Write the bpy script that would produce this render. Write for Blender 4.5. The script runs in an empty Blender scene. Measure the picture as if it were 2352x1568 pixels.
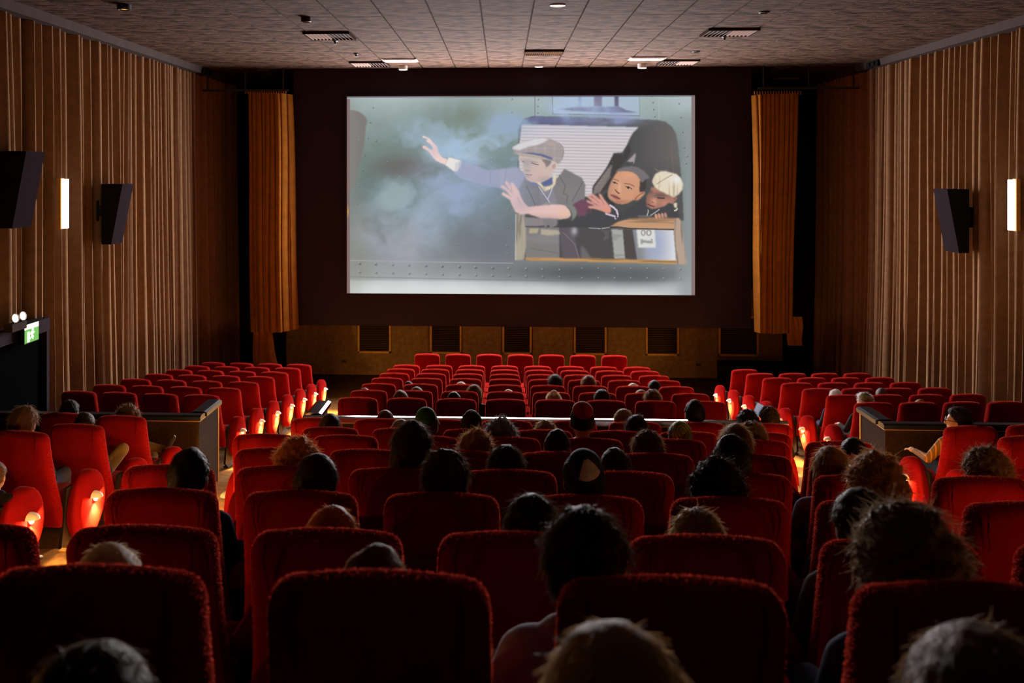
import bpy, bmesh, math, random
import numpy as np
from mathutils import Vector, Matrix, Euler

random.seed(7)
rng = np.random.default_rng(11)
SC = bpy.context.scene
COL = SC.collection
PI = math.pi
R = math.radians

# ------------------------------------------------------------------ camera
F = 2237.0                      # focal length in pixels of the 2352 px wide frame
PPX, PPY = 1049.0, 395.0        # principal point (shifted lens)
PHI = R(2.69)                   # small turn to the left of the room's long axis
cam_d = bpy.data.cameras.new('camera')
cam = bpy.data.objects.new('camera', cam_d)
COL.objects.link(cam)
cam.location = (0, 0, 0)
cam.rotation_euler = (R(90), 0, PHI)
cam_d.sensor_width = 36.0
cam_d.lens = F / 2352 * 36
cam_d.shift_x = (1176 - PPX) / 2352
cam_d.shift_y = -(784 - PPY) / 2352
cam_d.clip_start = 0.05
cam_d.clip_end = 100
cam_d.dof.use_dof = True
cam_d.dof.focus_distance = 8.5
cam_d.dof.aperture_fstop = 4.5
SC.camera = cam

# ------------------------------------------------------------------ world, main light, exposure
world = bpy.data.worlds.new('world')
SC.world = world
world.use_nodes = True
world.node_tree.nodes['Background'].inputs[0].default_value = (0.9, 0.6, 0.5, 1)
world.node_tree.nodes['Background'].inputs[1].default_value = 0.004
SC.view_settings.view_transform = 'Standard'
SC.view_settings.look = 'None'
SC.view_settings.exposure = 0.0
SC.view_settings.gamma = 1.0
SC.view_settings.use_curve_mapping = False
SC.cycles.use_denoising = True
SC.cycles.max_bounces = 6
SC.cycles.diffuse_bounces = 2
SC.cycles.sample_clamp_indirect = 4.0

SCR_Y = 19.22                   # plane of the projection screen
SCR_X0, SCR_X1, SCR_Z0, SCR_Z1 = -3.085, 3.755, -2.405, 1.50
def screen_light():
    d = bpy.data.lights.new('screen_light', 'AREA')
    d.shape = 'RECTANGLE'
    d.size = SCR_X1 - SCR_X0 - 0.3
    d.size_y = SCR_Z1 - SCR_Z0 - 0.2
    d.energy = 1650.0
    d.color = (1.0, 0.93, 0.95)
    o = bpy.data.objects.new('screen_light', d)
    o.location = ((SCR_X0 + SCR_X1) / 2, SCR_Y - 0.04, (SCR_Z0 + SCR_Z1) / 2)
    o.rotation_euler = (R(-90), 0, 0)
    COL.objects.link(o)
screen_light()

# ------------------------------------------------------------------ helpers
def ground(px, zc):
    """world X, Y of a picture column at camera distance zc"""
    xc = (px - PPX) / F * zc
    return (xc * math.cos(PHI) - zc * math.sin(PHI), xc * math.sin(PHI) + zc * math.cos(PHI))
def at_z(px, py, z):
    zc = -z * F / (py - PPY)
    return ground(px, zc) + (z,)
def zc_of(x, y):
    return y * math.cos(PHI) - x * math.sin(PHI)
def x_at(px, y):
    """world X on the picture column px at world depth y"""
    r = (px - PPX) / F
    c, s = math.cos(PHI), math.sin(PHI)
    return y * (r * c - s) / (c + r * s)

def s2l(c):
    c = np.asarray(c, float)
    return np.where(c <= 0.04045, c / 12.92, ((c + 0.055) / 1.055) ** 2.4)
def rgb(r, g, b):
    v = s2l(np.array([r, g, b]) / 255.0)
    return (float(v[0]), float(v[1]), float(v[2]), 1.0)

MATS = {}
def mat(name, color, rough=0.8, metal=0.0, sheen=0.0, sheen_tint=None, sheen_rough=0.4, spec=0.3, noise=None, bump=None,
        emit=None, estr=0.0, stretch=(1, 1, 1), transl=0.0, coat=0.0, ramp=0.2):
    """procedural principled material; noise=(scale, amount), bump=(scale, strength)"""
    if name in MATS:
        return MATS[name]
    m = bpy.data.materials.new(name)
    m.use_nodes = True
    nt = m.node_tree
    b = nt.nodes['Principled BSDF']
    b.inputs['Base Color'].default_value = color
    b.inputs['Roughness'].default_value = rough
    b.inputs['Metallic'].default_value = metal
    b.inputs['Specular IOR Level'].default_value = spec
    if sheen:
        b.inputs['Sheen Weight'].default_value = sheen
        b.inputs['Sheen Roughness'].default_value = sheen_rough
        b.inputs['Sheen Tint'].default_value = sheen_tint or color
    if coat:
        b.inputs['Coat Weight'].default_value = coat
        b.inputs['Coat Roughness'].default_value = 0.1
    if emit:
        b.inputs['Emission Color'].default_value = emit
        b.inputs['Emission Strength'].default_value = estr
    if noise or bump:
        tc = nt.nodes.new('ShaderNodeTexCoord')
        mp = nt.nodes.new('ShaderNodeMapping')
        mp.inputs['Scale'].default_value = stretch
        nt.links.new(tc.outputs['Object'], mp.inputs['Vector'])
    if noise:
        n = nt.nodes.new('ShaderNodeTexNoise')
        n.inputs['Scale'].default_value = noise[0]
        n.inputs['Detail'].default_value = 5
        n.inputs['Roughness'].default_value = 0.65
        nt.links.new(mp.outputs['Vector'], n.inputs['Vector'])
        cr = nt.nodes.new('ShaderNodeValToRGB')
        a = noise[1]
        cr.color_ramp.elements[0].position = 0.5 - ramp
        cr.color_ramp.elements[1].position = 0.5 + ramp
        cr.color_ramp.elements[0].color = [c * (1 - a) for c in color[:3]] + [1]
        cr.color_ramp.elements[1].color = [min(1, c * (1 + a)) for c in color[:3]] + [1]
        nt.links.new(n.outputs['Fac'], cr.inputs['Fac'])
        nt.links.new(cr.outputs['Color'], b.inputs['Base Color'])
    if bump:
        n2 = nt.nodes.new('ShaderNodeTexNoise')
        n2.inputs['Scale'].default_value = bump[0]
        n2.inputs['Detail'].default_value = 3
        nt.links.new(mp.outputs['Vector'], n2.inputs['Vector'])
        bp = nt.nodes.new('ShaderNodeBump')
        bp.inputs['Strength'].default_value = bump[1]
        bp.inputs['Distance'].default_value = 0.01
        nt.links.new(n2.outputs['Fac'], bp.inputs['Height'])
        nt.links.new(bp.outputs['Normal'], b.inputs['Normal'])
    if transl:
        out = nt.nodes['Material Output']
        tr = nt.nodes.new('ShaderNodeBsdfTranslucent')
        tr.inputs['Color'].default_value = [min(1, c * 2.2) for c in color[:3]] + [1]
        mx = nt.nodes.new('ShaderNodeMixShader')
        mx.inputs[0].default_value = transl
        nt.links.new(b.outputs[0], mx.inputs[1])
        nt.links.new(tr.outputs[0], mx.inputs[2])
        nt.links.new(mx.outputs[0], out.inputs['Surface'])
    MATS[name] = m
    return m

def tag(o, label=None, cat=None, group=None, kind=None):
    if label: o['label'] = label
    if cat: o['category'] = cat
    if group: o['group'] = group
    if kind: o['kind'] = kind
    return o

class MB:
    """collects shapes into one mesh"""
    def __init__(self):
        self.v = []; self.f = []; self.mi = []
    def add(self, vs, fs, mi=0):
        k = len(self.v)
        self.v += [tuple(p) for p in vs]
        self.f += [tuple(k + i for i in f) for f in fs]
        self.mi += [mi] * len(fs)
        return self
    def box(self, c, s, mi=0, rot=None):
        x, y, z = s[0] / 2, s[1] / 2, s[2] / 2
        vs = [Vector((a, b, d)) for a in (-x, x) for b in (-y, y) for d in (-z, z)]
        if rot is not None:
            vs = [rot @ p for p in vs]
        vs = [p + Vector(c) for p in vs]
        return self.add(vs, [(0, 1, 3, 2), (4, 6, 7, 5), (0, 4, 5, 1), (2, 3, 7, 6), (0, 2, 6, 4), (1, 5, 7, 3)], mi)
    def box2(self, a, b, mi=0):
        return self.box([(p + q) / 2 for p, q in zip(a, b)], [abs(q - p) for p, q in zip(a, b)], mi)
    def prism(self, poly, axis, a, b, mi=0):
        """closed outline extruded along an axis (0 x, 1 y, 2 z) from a to b"""
        n = len(poly)
        def pt(p, t):
            l = list(p); l.insert(axis, t); return l
        vs = [pt(p, a) for p in poly] + [pt(p, b) for p in poly]
        fs = [(i, (i + 1) % n, n + (i + 1) % n, n + i) for i in range(n)]
        fs += [tuple(range(n))[::-1], tuple(range(n, 2 * n))]
        return self.add(vs, fs, mi)
    def tube(self, pts, r, n=8, mi=0, cap=True, r2=None):
        pts = [Vector(p) for p in pts]
        rings = []
        up = Vector((0.13, 0.27, 0.95)).normalized()
        for i, p in enumerate(pts):
            t = (pts[min(i + 1, len(pts) - 1)] - pts[max(i - 1, 0)]).normalized()
            u = t.cross(up)
            if u.length < 1e-3: u = t.cross(Vector((1, 0, 0)))
            u.normalize(); w = t.cross(u)
            rr = r if r2 is None else r + (r2 - r) * i / max(1, len(pts) - 1)
            rings.append([p + u * (rr * math.cos(2 * PI * k / n)) + w * (rr * math.sin(2 * PI * k / n)) for k in range(n)])
        vs = [q for rg in rings for q in rg]
        fs = [(a * n + k, a * n + (k + 1) % n, (a + 1) * n + (k + 1) % n, (a + 1) * n + k) for a in range(len(pts) - 1) for k in range(n)]
        if cap:
            fs += [tuple(range(n))[::-1], tuple((len(pts) - 1) * n + k for k in range(n))]
        return self.add(vs, fs, mi)
    def lathe(self, prof, n=16, c=(0, 0, 0), mi=0):
        """(radius, z) outline turned around the z axis"""
        vs = [(c[0] + r * math.cos(2 * PI * k / n), c[1] + r * math.sin(2 * PI * k / n), c[2] + z) for r, z in prof for k in range(n)]
        fs = [(a * n + k, a * n + (k + 1) % n, (a + 1) * n + (k + 1) % n, (a + 1) * n + k) for a in range(len(prof) - 1) for k in range(n)]
        return self.add(vs, fs, mi)
    def pillow(self, outline, T, r, plane='xz', off=0.0, seg=4, puff=0.0, warp=None, mi=0):
        """soft-edged pad: closed 2-D outline, thickness T centred on off, edge radius r"""
        o = np.array(outline, float)
        if np.sum(o[:, 0] * np.roll(o[:, 1], -1) - np.roll(o[:, 0], -1) * o[:, 1]) < 0:
            o = o[::-1]
        e = np.roll(o, -1, 0) - o
        e /= np.maximum(np.linalg.norm(e, axis=1, keepdims=True), 1e-9)
        nr = np.stack([e[:, 1], -e[:, 0]], 1)
        nv = nr + np.roll(nr, 1, 0)
        nv /= np.linalg.norm(nv, axis=1, keepdims=True)
        cen = o.mean(0)
        rings = []
        angs = np.linspace(-PI / 2, PI / 2, 2 * seg + 1)
        cfg = [(r * (1 - math.cos(a)), (T / 2 - r) * np.sign(math.sin(a)) + r * math.sin(a)) for a in angs]
        if puff:
            cfg = [(-1, -T / 2 - puff)] + cfg + [(-1, T / 2 + puff)]
        for ins, d in cfg:
            q = cen + (o - nv * r * 1.0 - cen) * 0.72 if ins == -1 else o - nv * ins
            rings.append((q, d))
        vs = []
        for q, d in rings:
            for p in q:
                P3 = {'xz': (p[0], d + off, p[1]), 'yz': (d + off, p[0], p[1]), 'xy': (p[0], p[1], d + off)}[plane]
                vs.append(warp(P3) if warp else P3)
        n = len(o)
        fs = [(a * n + k, a * n + (k + 1) % n, (a + 1) * n + (k + 1) % n, (a + 1) * n + k) for a in range(len(rings) - 1) for k in range(n)]
        fs += [tuple(range(n))[::-1], tuple((len(rings) - 1) * n + k for k in range(n))]
        return self.add(vs, fs, mi)
    def mesh(self, name, smooth=False):
        me = bpy.data.meshes.new(name)
        me.from_pydata(self.v, [], self.f)
        bm = bmesh.new(); bm.from_mesh(me)
        bmesh.ops.recalc_face_normals(bm, faces=bm.faces[:])
        bm.to_mesh(me); bm.free()
        if any(self.mi):
            me.polygons.foreach_set('material_index', self.mi)
        if smooth:
            me.polygons.foreach_set('use_smooth', [True] * len(me.polygons))
        me.update()
        return me

def obj(name, me, m=None, parent=None, loc=(0, 0, 0), rot=(0, 0, 0), smooth=False):
    if isinstance(me, MB):
        me = me.mesh(name, smooth)
    if m is not None and len(me.materials) == 0:
        for q in (m if isinstance(m, (list, tuple)) else [m]):
            me.materials.append(q)
    o = bpy.data.objects.new(name, me)
    COL.objects.link(o)
    o.location = loc; o.rotation_euler = rot
    if parent is not None:
        o.parent = parent
    return o
def empty(name, loc=(0, 0, 0), rz=0.0):
    o = bpy.data.objects.new(name, None)
    o.empty_display_size = 0.1
    COL.objects.link(o)
    o.location = loc; o.rotation_euler = (0, 0, rz)
    return o
ORD = ['first', 'second', 'third', 'fourth', 'fifth', 'sixth', 'seventh', 'eighth', 'ninth']

# ------------------------------------------------------------------ materials
M_VELVET = mat('red_velvet', (0.215, 0.0055, 0.007, 1), 1.0, sheen=0.55, sheen_rough=0.22, sheen_tint=(1.0, 0.16, 0.09, 1), spec=0.0, noise=(3.0, 0.25), bump=(220, 0.25))
M_SEAM = mat('dark_seam', (0.10, 0.004, 0.004, 1), 0.9, spec=0.05)
M_STEEL = mat('black_steel', (0.012, 0.010, 0.010, 1), 0.5)
M_CARPET = mat('brown_carpet', (0.13, 0.070, 0.026, 1), 0.95, spec=0.05, noise=(14, 0.35), bump=(160, 0.4))
M_NOSING = mat('brass_nosing', (0.45, 0.28, 0.10, 1), 0.45, metal=0.6)
M_CURTAIN = mat('brown_curtain', (0.25, 0.142, 0.076, 1), 1.0, spec=0.0, noise=(9, 0.15), bump=(140, 0.2))
M_DRAPE = mat('amber_drape', (0.31, 0.108, 0.009, 1), 0.85, sheen=0.3, spec=0.15, noise=(6, 0.2), bump=(120, 0.2))
M_SURROUND = mat('dark_masking_cloth', (0.030, 0.020, 0.027, 1), 0.95, spec=0.05, noise=(40, 0.3))
M_WALL = mat('dark_wall', (0.010, 0.006, 0.005, 1), 0.9, spec=0.1, noise=(8, 0.2))
M_STAGE = mat('brown_stage_panel', (0.24, 0.14, 0.055, 1), 0.85, spec=0.1, noise=(10, 0.25))
M_STAGE_TRIM = mat('amber_wood_trim', (0.62, 0.32, 0.07, 1), 0.6, noise=(12, 0.2))
M_SLAT = mat('dark_slat', (0.09, 0.050, 0.020, 1), 0.7)
M_TILE = mat('brown_felt_tile', (0.066, 0.039, 0.027, 1), 0.95, spec=0.05, noise=(42, 0.9), bump=(60, 0.6), stretch=(0.13, 1, 1), ramp=0.07)
M_TRIM = mat('greige_trim', (0.058, 0.045, 0.041, 1), 0.9, spec=0.0, noise=(5, 0.1))
M_GREY = mat('grey_grille', (0.020, 0.0140, 0.0170, 1), 1.0, spec=0.0, noise=(90, 0.3))
M_BLACK = mat('matt_black', (0.006, 0.005, 0.006, 1), 0.8, spec=0.1)
M_CAP = mat('polished_cap', (0.85, 0.84, 0.86, 1), 0.12, metal=1.0)
M_CAPD = mat('blue_black_cap', (0.012, 0.015, 0.024, 1), 0.35, spec=0.12)
M_BARRIER = mat('brown_barrier_carpet', (0.026, 0.015, 0.008, 1), 0.95, spec=0.05, noise=(70, 0.4))
M_EDGE = mat('amber_edge', (0.30, 0.14, 0.035, 1), 0.4, spec=0.5)
M_WHITE = mat('white_metal', (0.7, 0.66, 0.62, 1), 0.5)
M_PANEL = mat('pale_panel', (0.34, 0.27, 0.24, 1), 0.9, spec=0.0)
M_VSLAT = mat('vent_slat', (0.22, 0.16, 0.135, 1), 0.9, spec=0.0)
M_DOOR = mat('door_black', (0.003, 0.003, 0.003, 1), 1.0, spec=0.0)
M_VENT = mat('tan_vent', (0.040, 0.029, 0.025, 1), 0.9, spec=0.0)
M_TUBE = mat('white_tube', (1, 1, 1, 1), emit=(1, 0.97, 0.93, 1), estr=2.6)
M_BULB = mat('warm_bulb', (1, 0.8, 0.3, 1), emit=(1, 0.66, 0.22, 1), estr=20.0)
M_RETURN = mat('amber_return_slat', (0.10, 0.055, 0.03, 1), 0.9, spec=0.0)
M_PILE = mat('red_velvet_pile', (0.44, 0.040, 0.024, 1), 0.9, spec=0.0, transl=0.75)
M_LAMPW = mat('downlight_white', (1, 1, 1, 1), emit=(1, 0.97, 0.95, 1), estr=3.0)
M_LAMPA = mat('downlight_amber', (1, 0.6, 0.2, 1), emit=(1, 0.45, 0.08, 1), estr=1.6)

# ------------------------------------------------------------------ levels
# row name: (depth of the back of the seats, height of the seat tops); camera height is 0
ROWS = {'A': (1.88, -0.765), 'B': (2.87, -1.05), 'C': (3.79, -1.242), 'D': (4.68, -1.42),
        'E': (5.64, -1.606), 'F': (6.60, -1.785), 'G': (7.53, -1.978), 'H': (8.43, -2.137)}
SEAT_H = 0.96
def ramp_top(y):                 # seat-top height over the sloping front floor
    return -2.517 - 0.1312 * (y - 10.85)
def ramp(y):
    return ramp_top(y) - SEAT_H
CEIL = 2.06
WL, WR = -6.0, 6.95
WF = 22.15
Y_BAR = 9.50
def floor_z(y):
    if y >= 17.9: return ramp(17.9) + (-4.6 - ramp(17.9)) * min(1, (y - 17.9) / (WF - 17.9))
    if y >= Y_BAR + 0.12: return ramp(y)
    z = ROWS['A'][1] - SEAT_H + 0.2
    for k in 'ABCDEFGH':
        if y >= ROWS[k][0] - 0.10: z = ROWS[k][1] - SEAT_H
    return z
# ================================================================== the room
def build_floor():
    prof = [(-2.0, floor_z(0.5))]
    zprev = floor_z(0.5)
    for k in 'ABCDEFGH':
        y = ROWS[k][0] - 0.10
        z = ROWS[k][1] - SEAT_H
        prof += [(y, zprev), (y, z)]
        zprev = z
    prof += [(Y_BAR + 0.12, zprev), (Y_BAR + 0.12, ramp(Y_BAR + 0.12)), (17.9, ramp(17.9)), (WF + 0.2, -4.6)]
    poly = prof + [(WF + 0.2, -5.2), (-2.0, -5.2)]
    m = MB(); m.prism(poly, 0, WL - 0.3, WR + 0.3)
    fl = tag(obj('floor', m, M_CARPET), kind='structure')
    # metal-edged step nosings across both aisles
    for xa, xb in ((-3.0, -1.9), (2.65, 3.6)):
        for k in 'BCDEFGH':
            y, z = ROWS[k][0] - 0.10, None
            z = floor_z(y - 0.05)
            b = MB(); b.box2((xa, y - 0.05, z - 0.012), (xb, y + 0.006, z + 0.006))
            obj('step_nosing', b, M_NOSING, fl)
    return fl
FLOOR = build_floor()

def build_shell():
    for nm, a, b in (('wall_left', (WL - 0.45, -2.0, -5.2), (WL - 0.3, WF + 0.3, CEIL + 0.2)),
                     ('wall_right', (WR + 0.3, -2.0, -5.2), (WR + 0.45, WF + 0.3, CEIL + 0.2)),
                     ('wall_back', (WL - 0.35, -2.15, -5.2), (WR + 0.35, -2.0, CEIL + 0.2)),
                     ('wall_front', (WL - 0.35, WF, -5.2), (WR + 0.35, WF + 0.2, CEIL + 0.2))):
        m = MB(); m.box2(a, b)
        tag(obj(nm, m, M_WALL), kind='structure')
    m = MB(); m.box2((WL - 0.35, -2.0, CEIL + 0.012), (WR + 0.35, WF + 0.2, CEIL + 0.2))
    ce = tag(obj('ceiling', m, M_TILE), kind='structure')
    # felt ceiling tiles: long narrow panels with open joints
    px, py = 0.65, 1.30
    tiles = {}
    x0 = -0.27 - px * 9
    for i in range(21):
        for j in range(7):
            xa, xb = x0 + px * i, x0 + px * (i + 1)
            ya, yb = 10.20 + py * j, 10.20 + py * (j + 1)
            xa2, xb2 = max(xa, WL), min(xb, WR)
            if xb2 - xa2 < 0.1: continue
            w = round(xb2 - xa2, 3)
            if w not in tiles:
                t = MB(); t.box((0, 0, 0), (w - 0.022, py - 0.012, 0.024))
                tiles[w] = t.mesh('ceiling_tile'); tiles[w].materials.append(M_TILE)
            obj('ceiling_tile', tiles[w], None, ce, ((xa2 + xb2) / 2, (ya + yb) / 2, CEIL + 0.001 * ((i * 7 + j * 3) % 4)))
    # pale cove trims along the wall heads
    for side, x in (('left', WL), ('right', WR)):
        s = 1 if side == 'left' else -1
        m = MB(); m.prism([(x - 0.1 * s, CEIL), (x + 0.16 * s, CEIL), (x + 0.13 * s, CEIL - 0.13), (x - 0.1 * s, CEIL - 0.13)], 1, 2.0, WF)
        tag(obj('trim_1' if side == 'left' else 'trim_2', m, M_TRIM), kind='structure')
        yy = 19.0 if side == 'left' else 18.2
        m = MB(); m.box((0, 0, 0), (0.04, 0.55, 0.11)); m.box((0.03 * s, -0.1, 0), (0.03, 0.10, 0.06), 1); m.box((0.03 * s, 0.12, 0.0), (0.03, 0.10, 0.05), 1)
        tag(obj('junction_box', m, [M_BLACK, M_GREY], None, (x + 0.165 * s, yy, CEIL - 0.085)),
            'small black junction box fixed on the %s pale cove trim' % side, 'junction box')
    # small bulkhead fins in the ceiling beside the screen surround
    for n, (xs, w) in enumerate(((-4.86, 0.12), (5.52, -0.12))):
        m = MB(); m.prism([(xs, 19.1), (xs + w * 2, 19.1), (xs + w * 0.2, WF - 0.05), (xs, WF - 0.05)], 2, CEIL - 0.05, CEIL)
        tag(obj('trim_%d' % (3 + n), m, M_TRIM), kind='structure')
    m = MB(); m.box2((5.95, 21.6, CEIL - 0.03), (6.5, 21.68, CEIL)); 
    tag(obj('ceiling_slot', m, M_EDGE), 'thin amber slot in the ceiling above the right wall curtain', 'ceiling slot')
    return ce
CEILING = build_shell()

# ------------------------------------------------------------------ pleated curtains
def pleats(length, wmin, wmax, amp, seed, gap=0.0):
    r = random.Random(seed)
    pts = []; s = 0.0
    while s < length:
        w = r.uniform(wmin, wmax); a = amp * r.uniform(0.6, 1.0); g = w * gap * r.uniform(0.3, 1.4)
        for k in range(12):
            t = k / 11
            pts.append((s + w * t, a * math.sqrt(max(0.0, 1 - abs(2 * t - 1) ** 2.2))))
        if g > 0.004:
            pts.append((s + w + g * 0.5, -0.02))
        s += w + g
    return np.array(pts)
def curtain_mesh(pts, zt, zb, to_world, seed, gather=0.25, rows=14):
    """pts: distance along and fold depth; zb may follow the floor"""
    rr = np.random.default_rng(seed)
    n = len(pts)
    ph = np.cumsum(rr.normal(0, 0.25, n)); ph2 = np.cumsum(rr.normal(0, 0.3, n))
    k = np.ones(25) / 25
    sway = np.convolve(rr.normal(0, 1, n + 24), k, 'valid') * 0.55
    vs = []
    for j in range(rows + 1):
        t = j / rows
        for i, (s, d) in enumerate(pts):
            ss = s + sway[i] * (t * 0.55) + 0.012 * math.sin(3.1 * t * 2 + ph[i] * 0.2)
            dd = d * (1 - gather * (1 - t)) + 0.010 * math.sin(5 * t + ph2[i] * 0.3)
            z1 = zb(s) if callable(zb) else zb
            vs.append(to_world(ss, dd, zt + (z1 - zt) * t))
    fs = [(j * n + i, j * n + i + 1, (j + 1) * n + i + 1, (j + 1) * n + i) for j in range(rows) for i in range(n - 1)]
    m = MB(); m.add(vs, fs)
    return m
def build_curtains():
    y0 = 9.8
    p = pleats(WF - 0.15 - y0, 0.05, 0.15, 0.36, 3, 0.95)
    m = curtain_mesh(p, CEIL - 0.12, lambda s: floor_z(min(y0 + s, WF - 0.1)) + 0.03, lambda s, d, z: (WL - 0.22 + d, y0 + s, z), 5)
    tag(obj('wall_curtain', m, M_CURTAIN, smooth=True), 'tall brown pleated curtain covering the left side wall', 'curtain', 'pleated side wall curtains')
    y0 = 10.2
    p = pleats(WF - 0.15 - y0, 0.05, 0.15, 0.36, 8, 0.95)
    m = curtain_mesh(p, CEIL - 0.12, lambda s: floor_z(min(y0 + s, WF - 0.1)) + 0.03, lambda s, d, z: (WR + 0.22 - d, y0 + s, z), 9)
    tag(obj('wall_curtain', m, M_CURTAIN, smooth=True), 'tall brown pleated curtain covering the right side wall', 'curtain', 'pleated side wall curtains')
    # amber screen drapes
    def drape(xa, xb, zt, zb, yf, label, seed, tail):
        sgn = 1
        p = pleats(xb - xa, 0.07, 0.13, 0.10, seed)
        e = empty('screen_drape', ((xa + xb) / 2, yf, zb)); tag(e, label, 'drape', 'amber screen drapes')
        base = Vector(e.location)
        rr = random.Random(seed)
        lead = 1 if xa < 0 else -1           # the leading edge is the one next to the screen
        def tw(s, d, z):
            u = s / (xb - xa)
            t = (zt - z) / (zt - zb)
            x = xa + s
            edge = u if lead > 0 else 1 - u   # 1 at the screen side
            x += lead * 0.0 + (0.10 * t * (1 - edge) * lead)
            y = yf - d * (0.8 + 0.4 * t) + 0.25 * (1 - edge) ** 2
            if edge > 0.86: y += 0.12 * (edge - 0.86) / 0.14
            zz = z + (0.05 * (edge - 0.5) * -1 if t < 0.02 else 0) + (0.05 * (1 - edge) * (-1 if t > 0.98 else 0))
            return (x - base.x, y - base.y, zz - base.z)
        obj('cloth', curtain_mesh(p, zt, zb, tw, seed, 0.2, 16), M_DRAPE, e, smooth=True)
        hd = MB(); n = 18
        for i in range(n):
            x = xa + (xb - xa) * (i + 0.5) / n
            hd.tube([(x - base.x, yf - 0.05 - base.y, zt - 0.02 - base.z), (x - base.x, yf - 0.03 - base.y, zt + 0.05 - base.z)], 0.012, 6)
        obj('heading_tape', hd, M_DRAPE, e)
        tx0, tx1, tz0, tz1, dx = tail
        q = pleats(tx1 - tx0, 0.06, 0.12, 0.05, seed + 1)
        obj('drape_tail', curtain_mesh(q, tz0, tz1, lambda s, d, z: (tx0 + s + dx * (tz0 - z) / (tz0 - tz1) - base.x, yf + 0.22 - d - base.y, z - base.z), seed + 2, 0, 6), M_DRAPE, e, smooth=True)
        # track the drape hangs from
    drape(-5.06, -4.22, 1.56, -3.13, 18.95, 'amber velvet drape hanging to the left of the screen', 21, (-4.97, -4.72, -2.9, -3.86, 0.10))
    drape(4.80, 5.72, 1.50, -3.07, 18.95, 'amber velvet drape hanging to the right of the screen', 25, (5.50, 5.76, -2.8, -3.36, 0.05))
    for s, xa, xb in (('left', -5.9, -4.2), ('right', 4.9, 6.8)):
        m = MB(); m.box2((xa, 18.90, 1.585), (xb, 18.97, 1.625))
        for x in (xa + 0.1, (xa + xb) / 2, xb - 0.1): m.box2((x - 0.012, 18.92, 1.62), (x + 0.012, 18.945, CEIL))
        tag(obj('drape_track', m, M_STEEL), 'black hanging track above the %s amber drape' % s, 'drape track')
build_curtains()

# ------------------------------------------------------------------ screen surround and stage front
def build_front():
    e = empty('wall_screen', (0.35, 19.6, -3.06)); tag(e, kind='structure')
    b = Vector(e.location)
    def rel(p): return tuple(Vector(p) - b)
    m = MB()
    xl, xr, zb, zt, yf, yb = -4.17, 4.86, -3.06, CEIL - 0.015, 19.30, 20.2
    m.box2(rel((xl, yf, SCR_Z1 + 0.02)), rel((xr, yb, zt)))
    m.box2(rel((xl, yf, zb)), rel((xr, yb, SCR_Z0 - 0.02)))
    m.box2(rel((xl, yf, SCR_Z0 - 0.02)), rel((SCR_X0 - 0.02, yb, SCR_Z1 + 0.02)))
    m.box2(rel((SCR_X1 + 0.02, yf, SCR_Z0 - 0.02)), rel((xr, yb, SCR_Z1 + 0.02)))
    obj('masking', m, M_SURROUND, e)
    # stage-front wall with louvred panels below the screen
    sw = tag(obj('wall_stage', MB().box2((-4.9, 21.9, -4.6), (6.2, WF, -2.6)), M_STAGE), kind='structure')
    zt, zb = -3.2, -4.08
    yw = 21.88
    def X(px): return x_at(px, yw)
    edges = [(735, 820, 0), (822, 898, 1), (900, 985, 0), (988, 1060, 1), (1062, 1152, 0), (1154, 1221, 1), (1223, 1316, 0),
             (1318, 1393, 1), (1395, 1481, 0), (1483, 1559, 1), (1561, 1648, 0), (1650, 1742, 1)]
    cache = {}
    for n, (a, c, g) in enumerate(edges):
        xa, xb = X(a), X(c)
        if not g:
            p = MB(); p.box((0, 0, 0), (xb - xa - 0.02, 0.03, zt - zb))
            obj('wall_panel', p, M_STAGE, sw, ((xa + xb) / 2, yw, (zt + zb) / 2))
            continue
        pos = ORD[[e_[2] for e_ in edges[:n + 1]].count(1) - 1]
        t = empty('louvre_grille', ((xa + xb) / 2, yw, zb)); tag(t, 'dark louvred grille below the screen, %s from the left' % pos, 'grille', 'louvred grilles in the stage front')
        w = xb - xa; h = zt - zb
        fr = MB()
        fr.box((-w / 2 + 0.02, 0, h / 2), (0.04, 0.07, h)); fr.box((w / 2 - 0.02, 0, h / 2), (0.04, 0.07, h))
        fr.box((0, 0, 0.02), (w, 0.07, 0.04)); fr.box((0, 0, h - 0.02), (w, 0.07, 0.04))
        obj('frame', fr, M_STAGE_TRIM, t)
        bk = MB(); bk.box((0, 0.015, h / 2), (w - 0.04, 0.01, h - 0.04)); obj('backing', bk, M_BLACK, t)
        key = round(w, 2)
        if key not in cache:
            s = MB(); s.box((0, 0, 0), (w - 0.08, 0.032, 0.008), rot=Matrix.Rotation(R(-38), 3, 'X')); cache[key] = s.mesh('slat'); cache[key].materials.append(M_SLAT)
        for k in range(20):
            obj('slat', cache[key], None, t, (0, -0.008, 0.06 + (h - 0.12) * k / 19))
    # small outlet plates on the stage wall and the low equipment case in the right corner
    for px in (790, 1604):
        p = MB(); p.box((0, 0, 0), (0.10, 0.02, 0.07)); p.box((-0.02, -0.012, 0), (0.02, 0.006, 0.02), 1); p.box((0.02, -0.012, 0), (0.02, 0.006, 0.02), 1)
        tag(obj('outlet_plate', p, [M_SLAT, M_BLACK], None, (X(px), 21.88, -4.28)), 'small dark outlet plate low on the stage wall, %s side' % ('left' if px < 1000 else 'right'), 'outlet')
    c = MB(); c.box2((-0.65, -0.3, 0), (0.65, 0.3, 0.50)); c.box2((-0.66, -0.31, 0.50), (0.66, 0.31, 0.54))
    for sx in (-0.6, 0.6): c.box((sx, -0.305, 0.25), (0.05, 0.02, 0.5), 1)
    tag(obj('equipment_case', c, [M_BLACK, M_GREY], None, (5.2, 20.6, floor_z(20.6))), 'low black equipment case on the floor below the right drape', 'case')
build_front()

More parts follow.
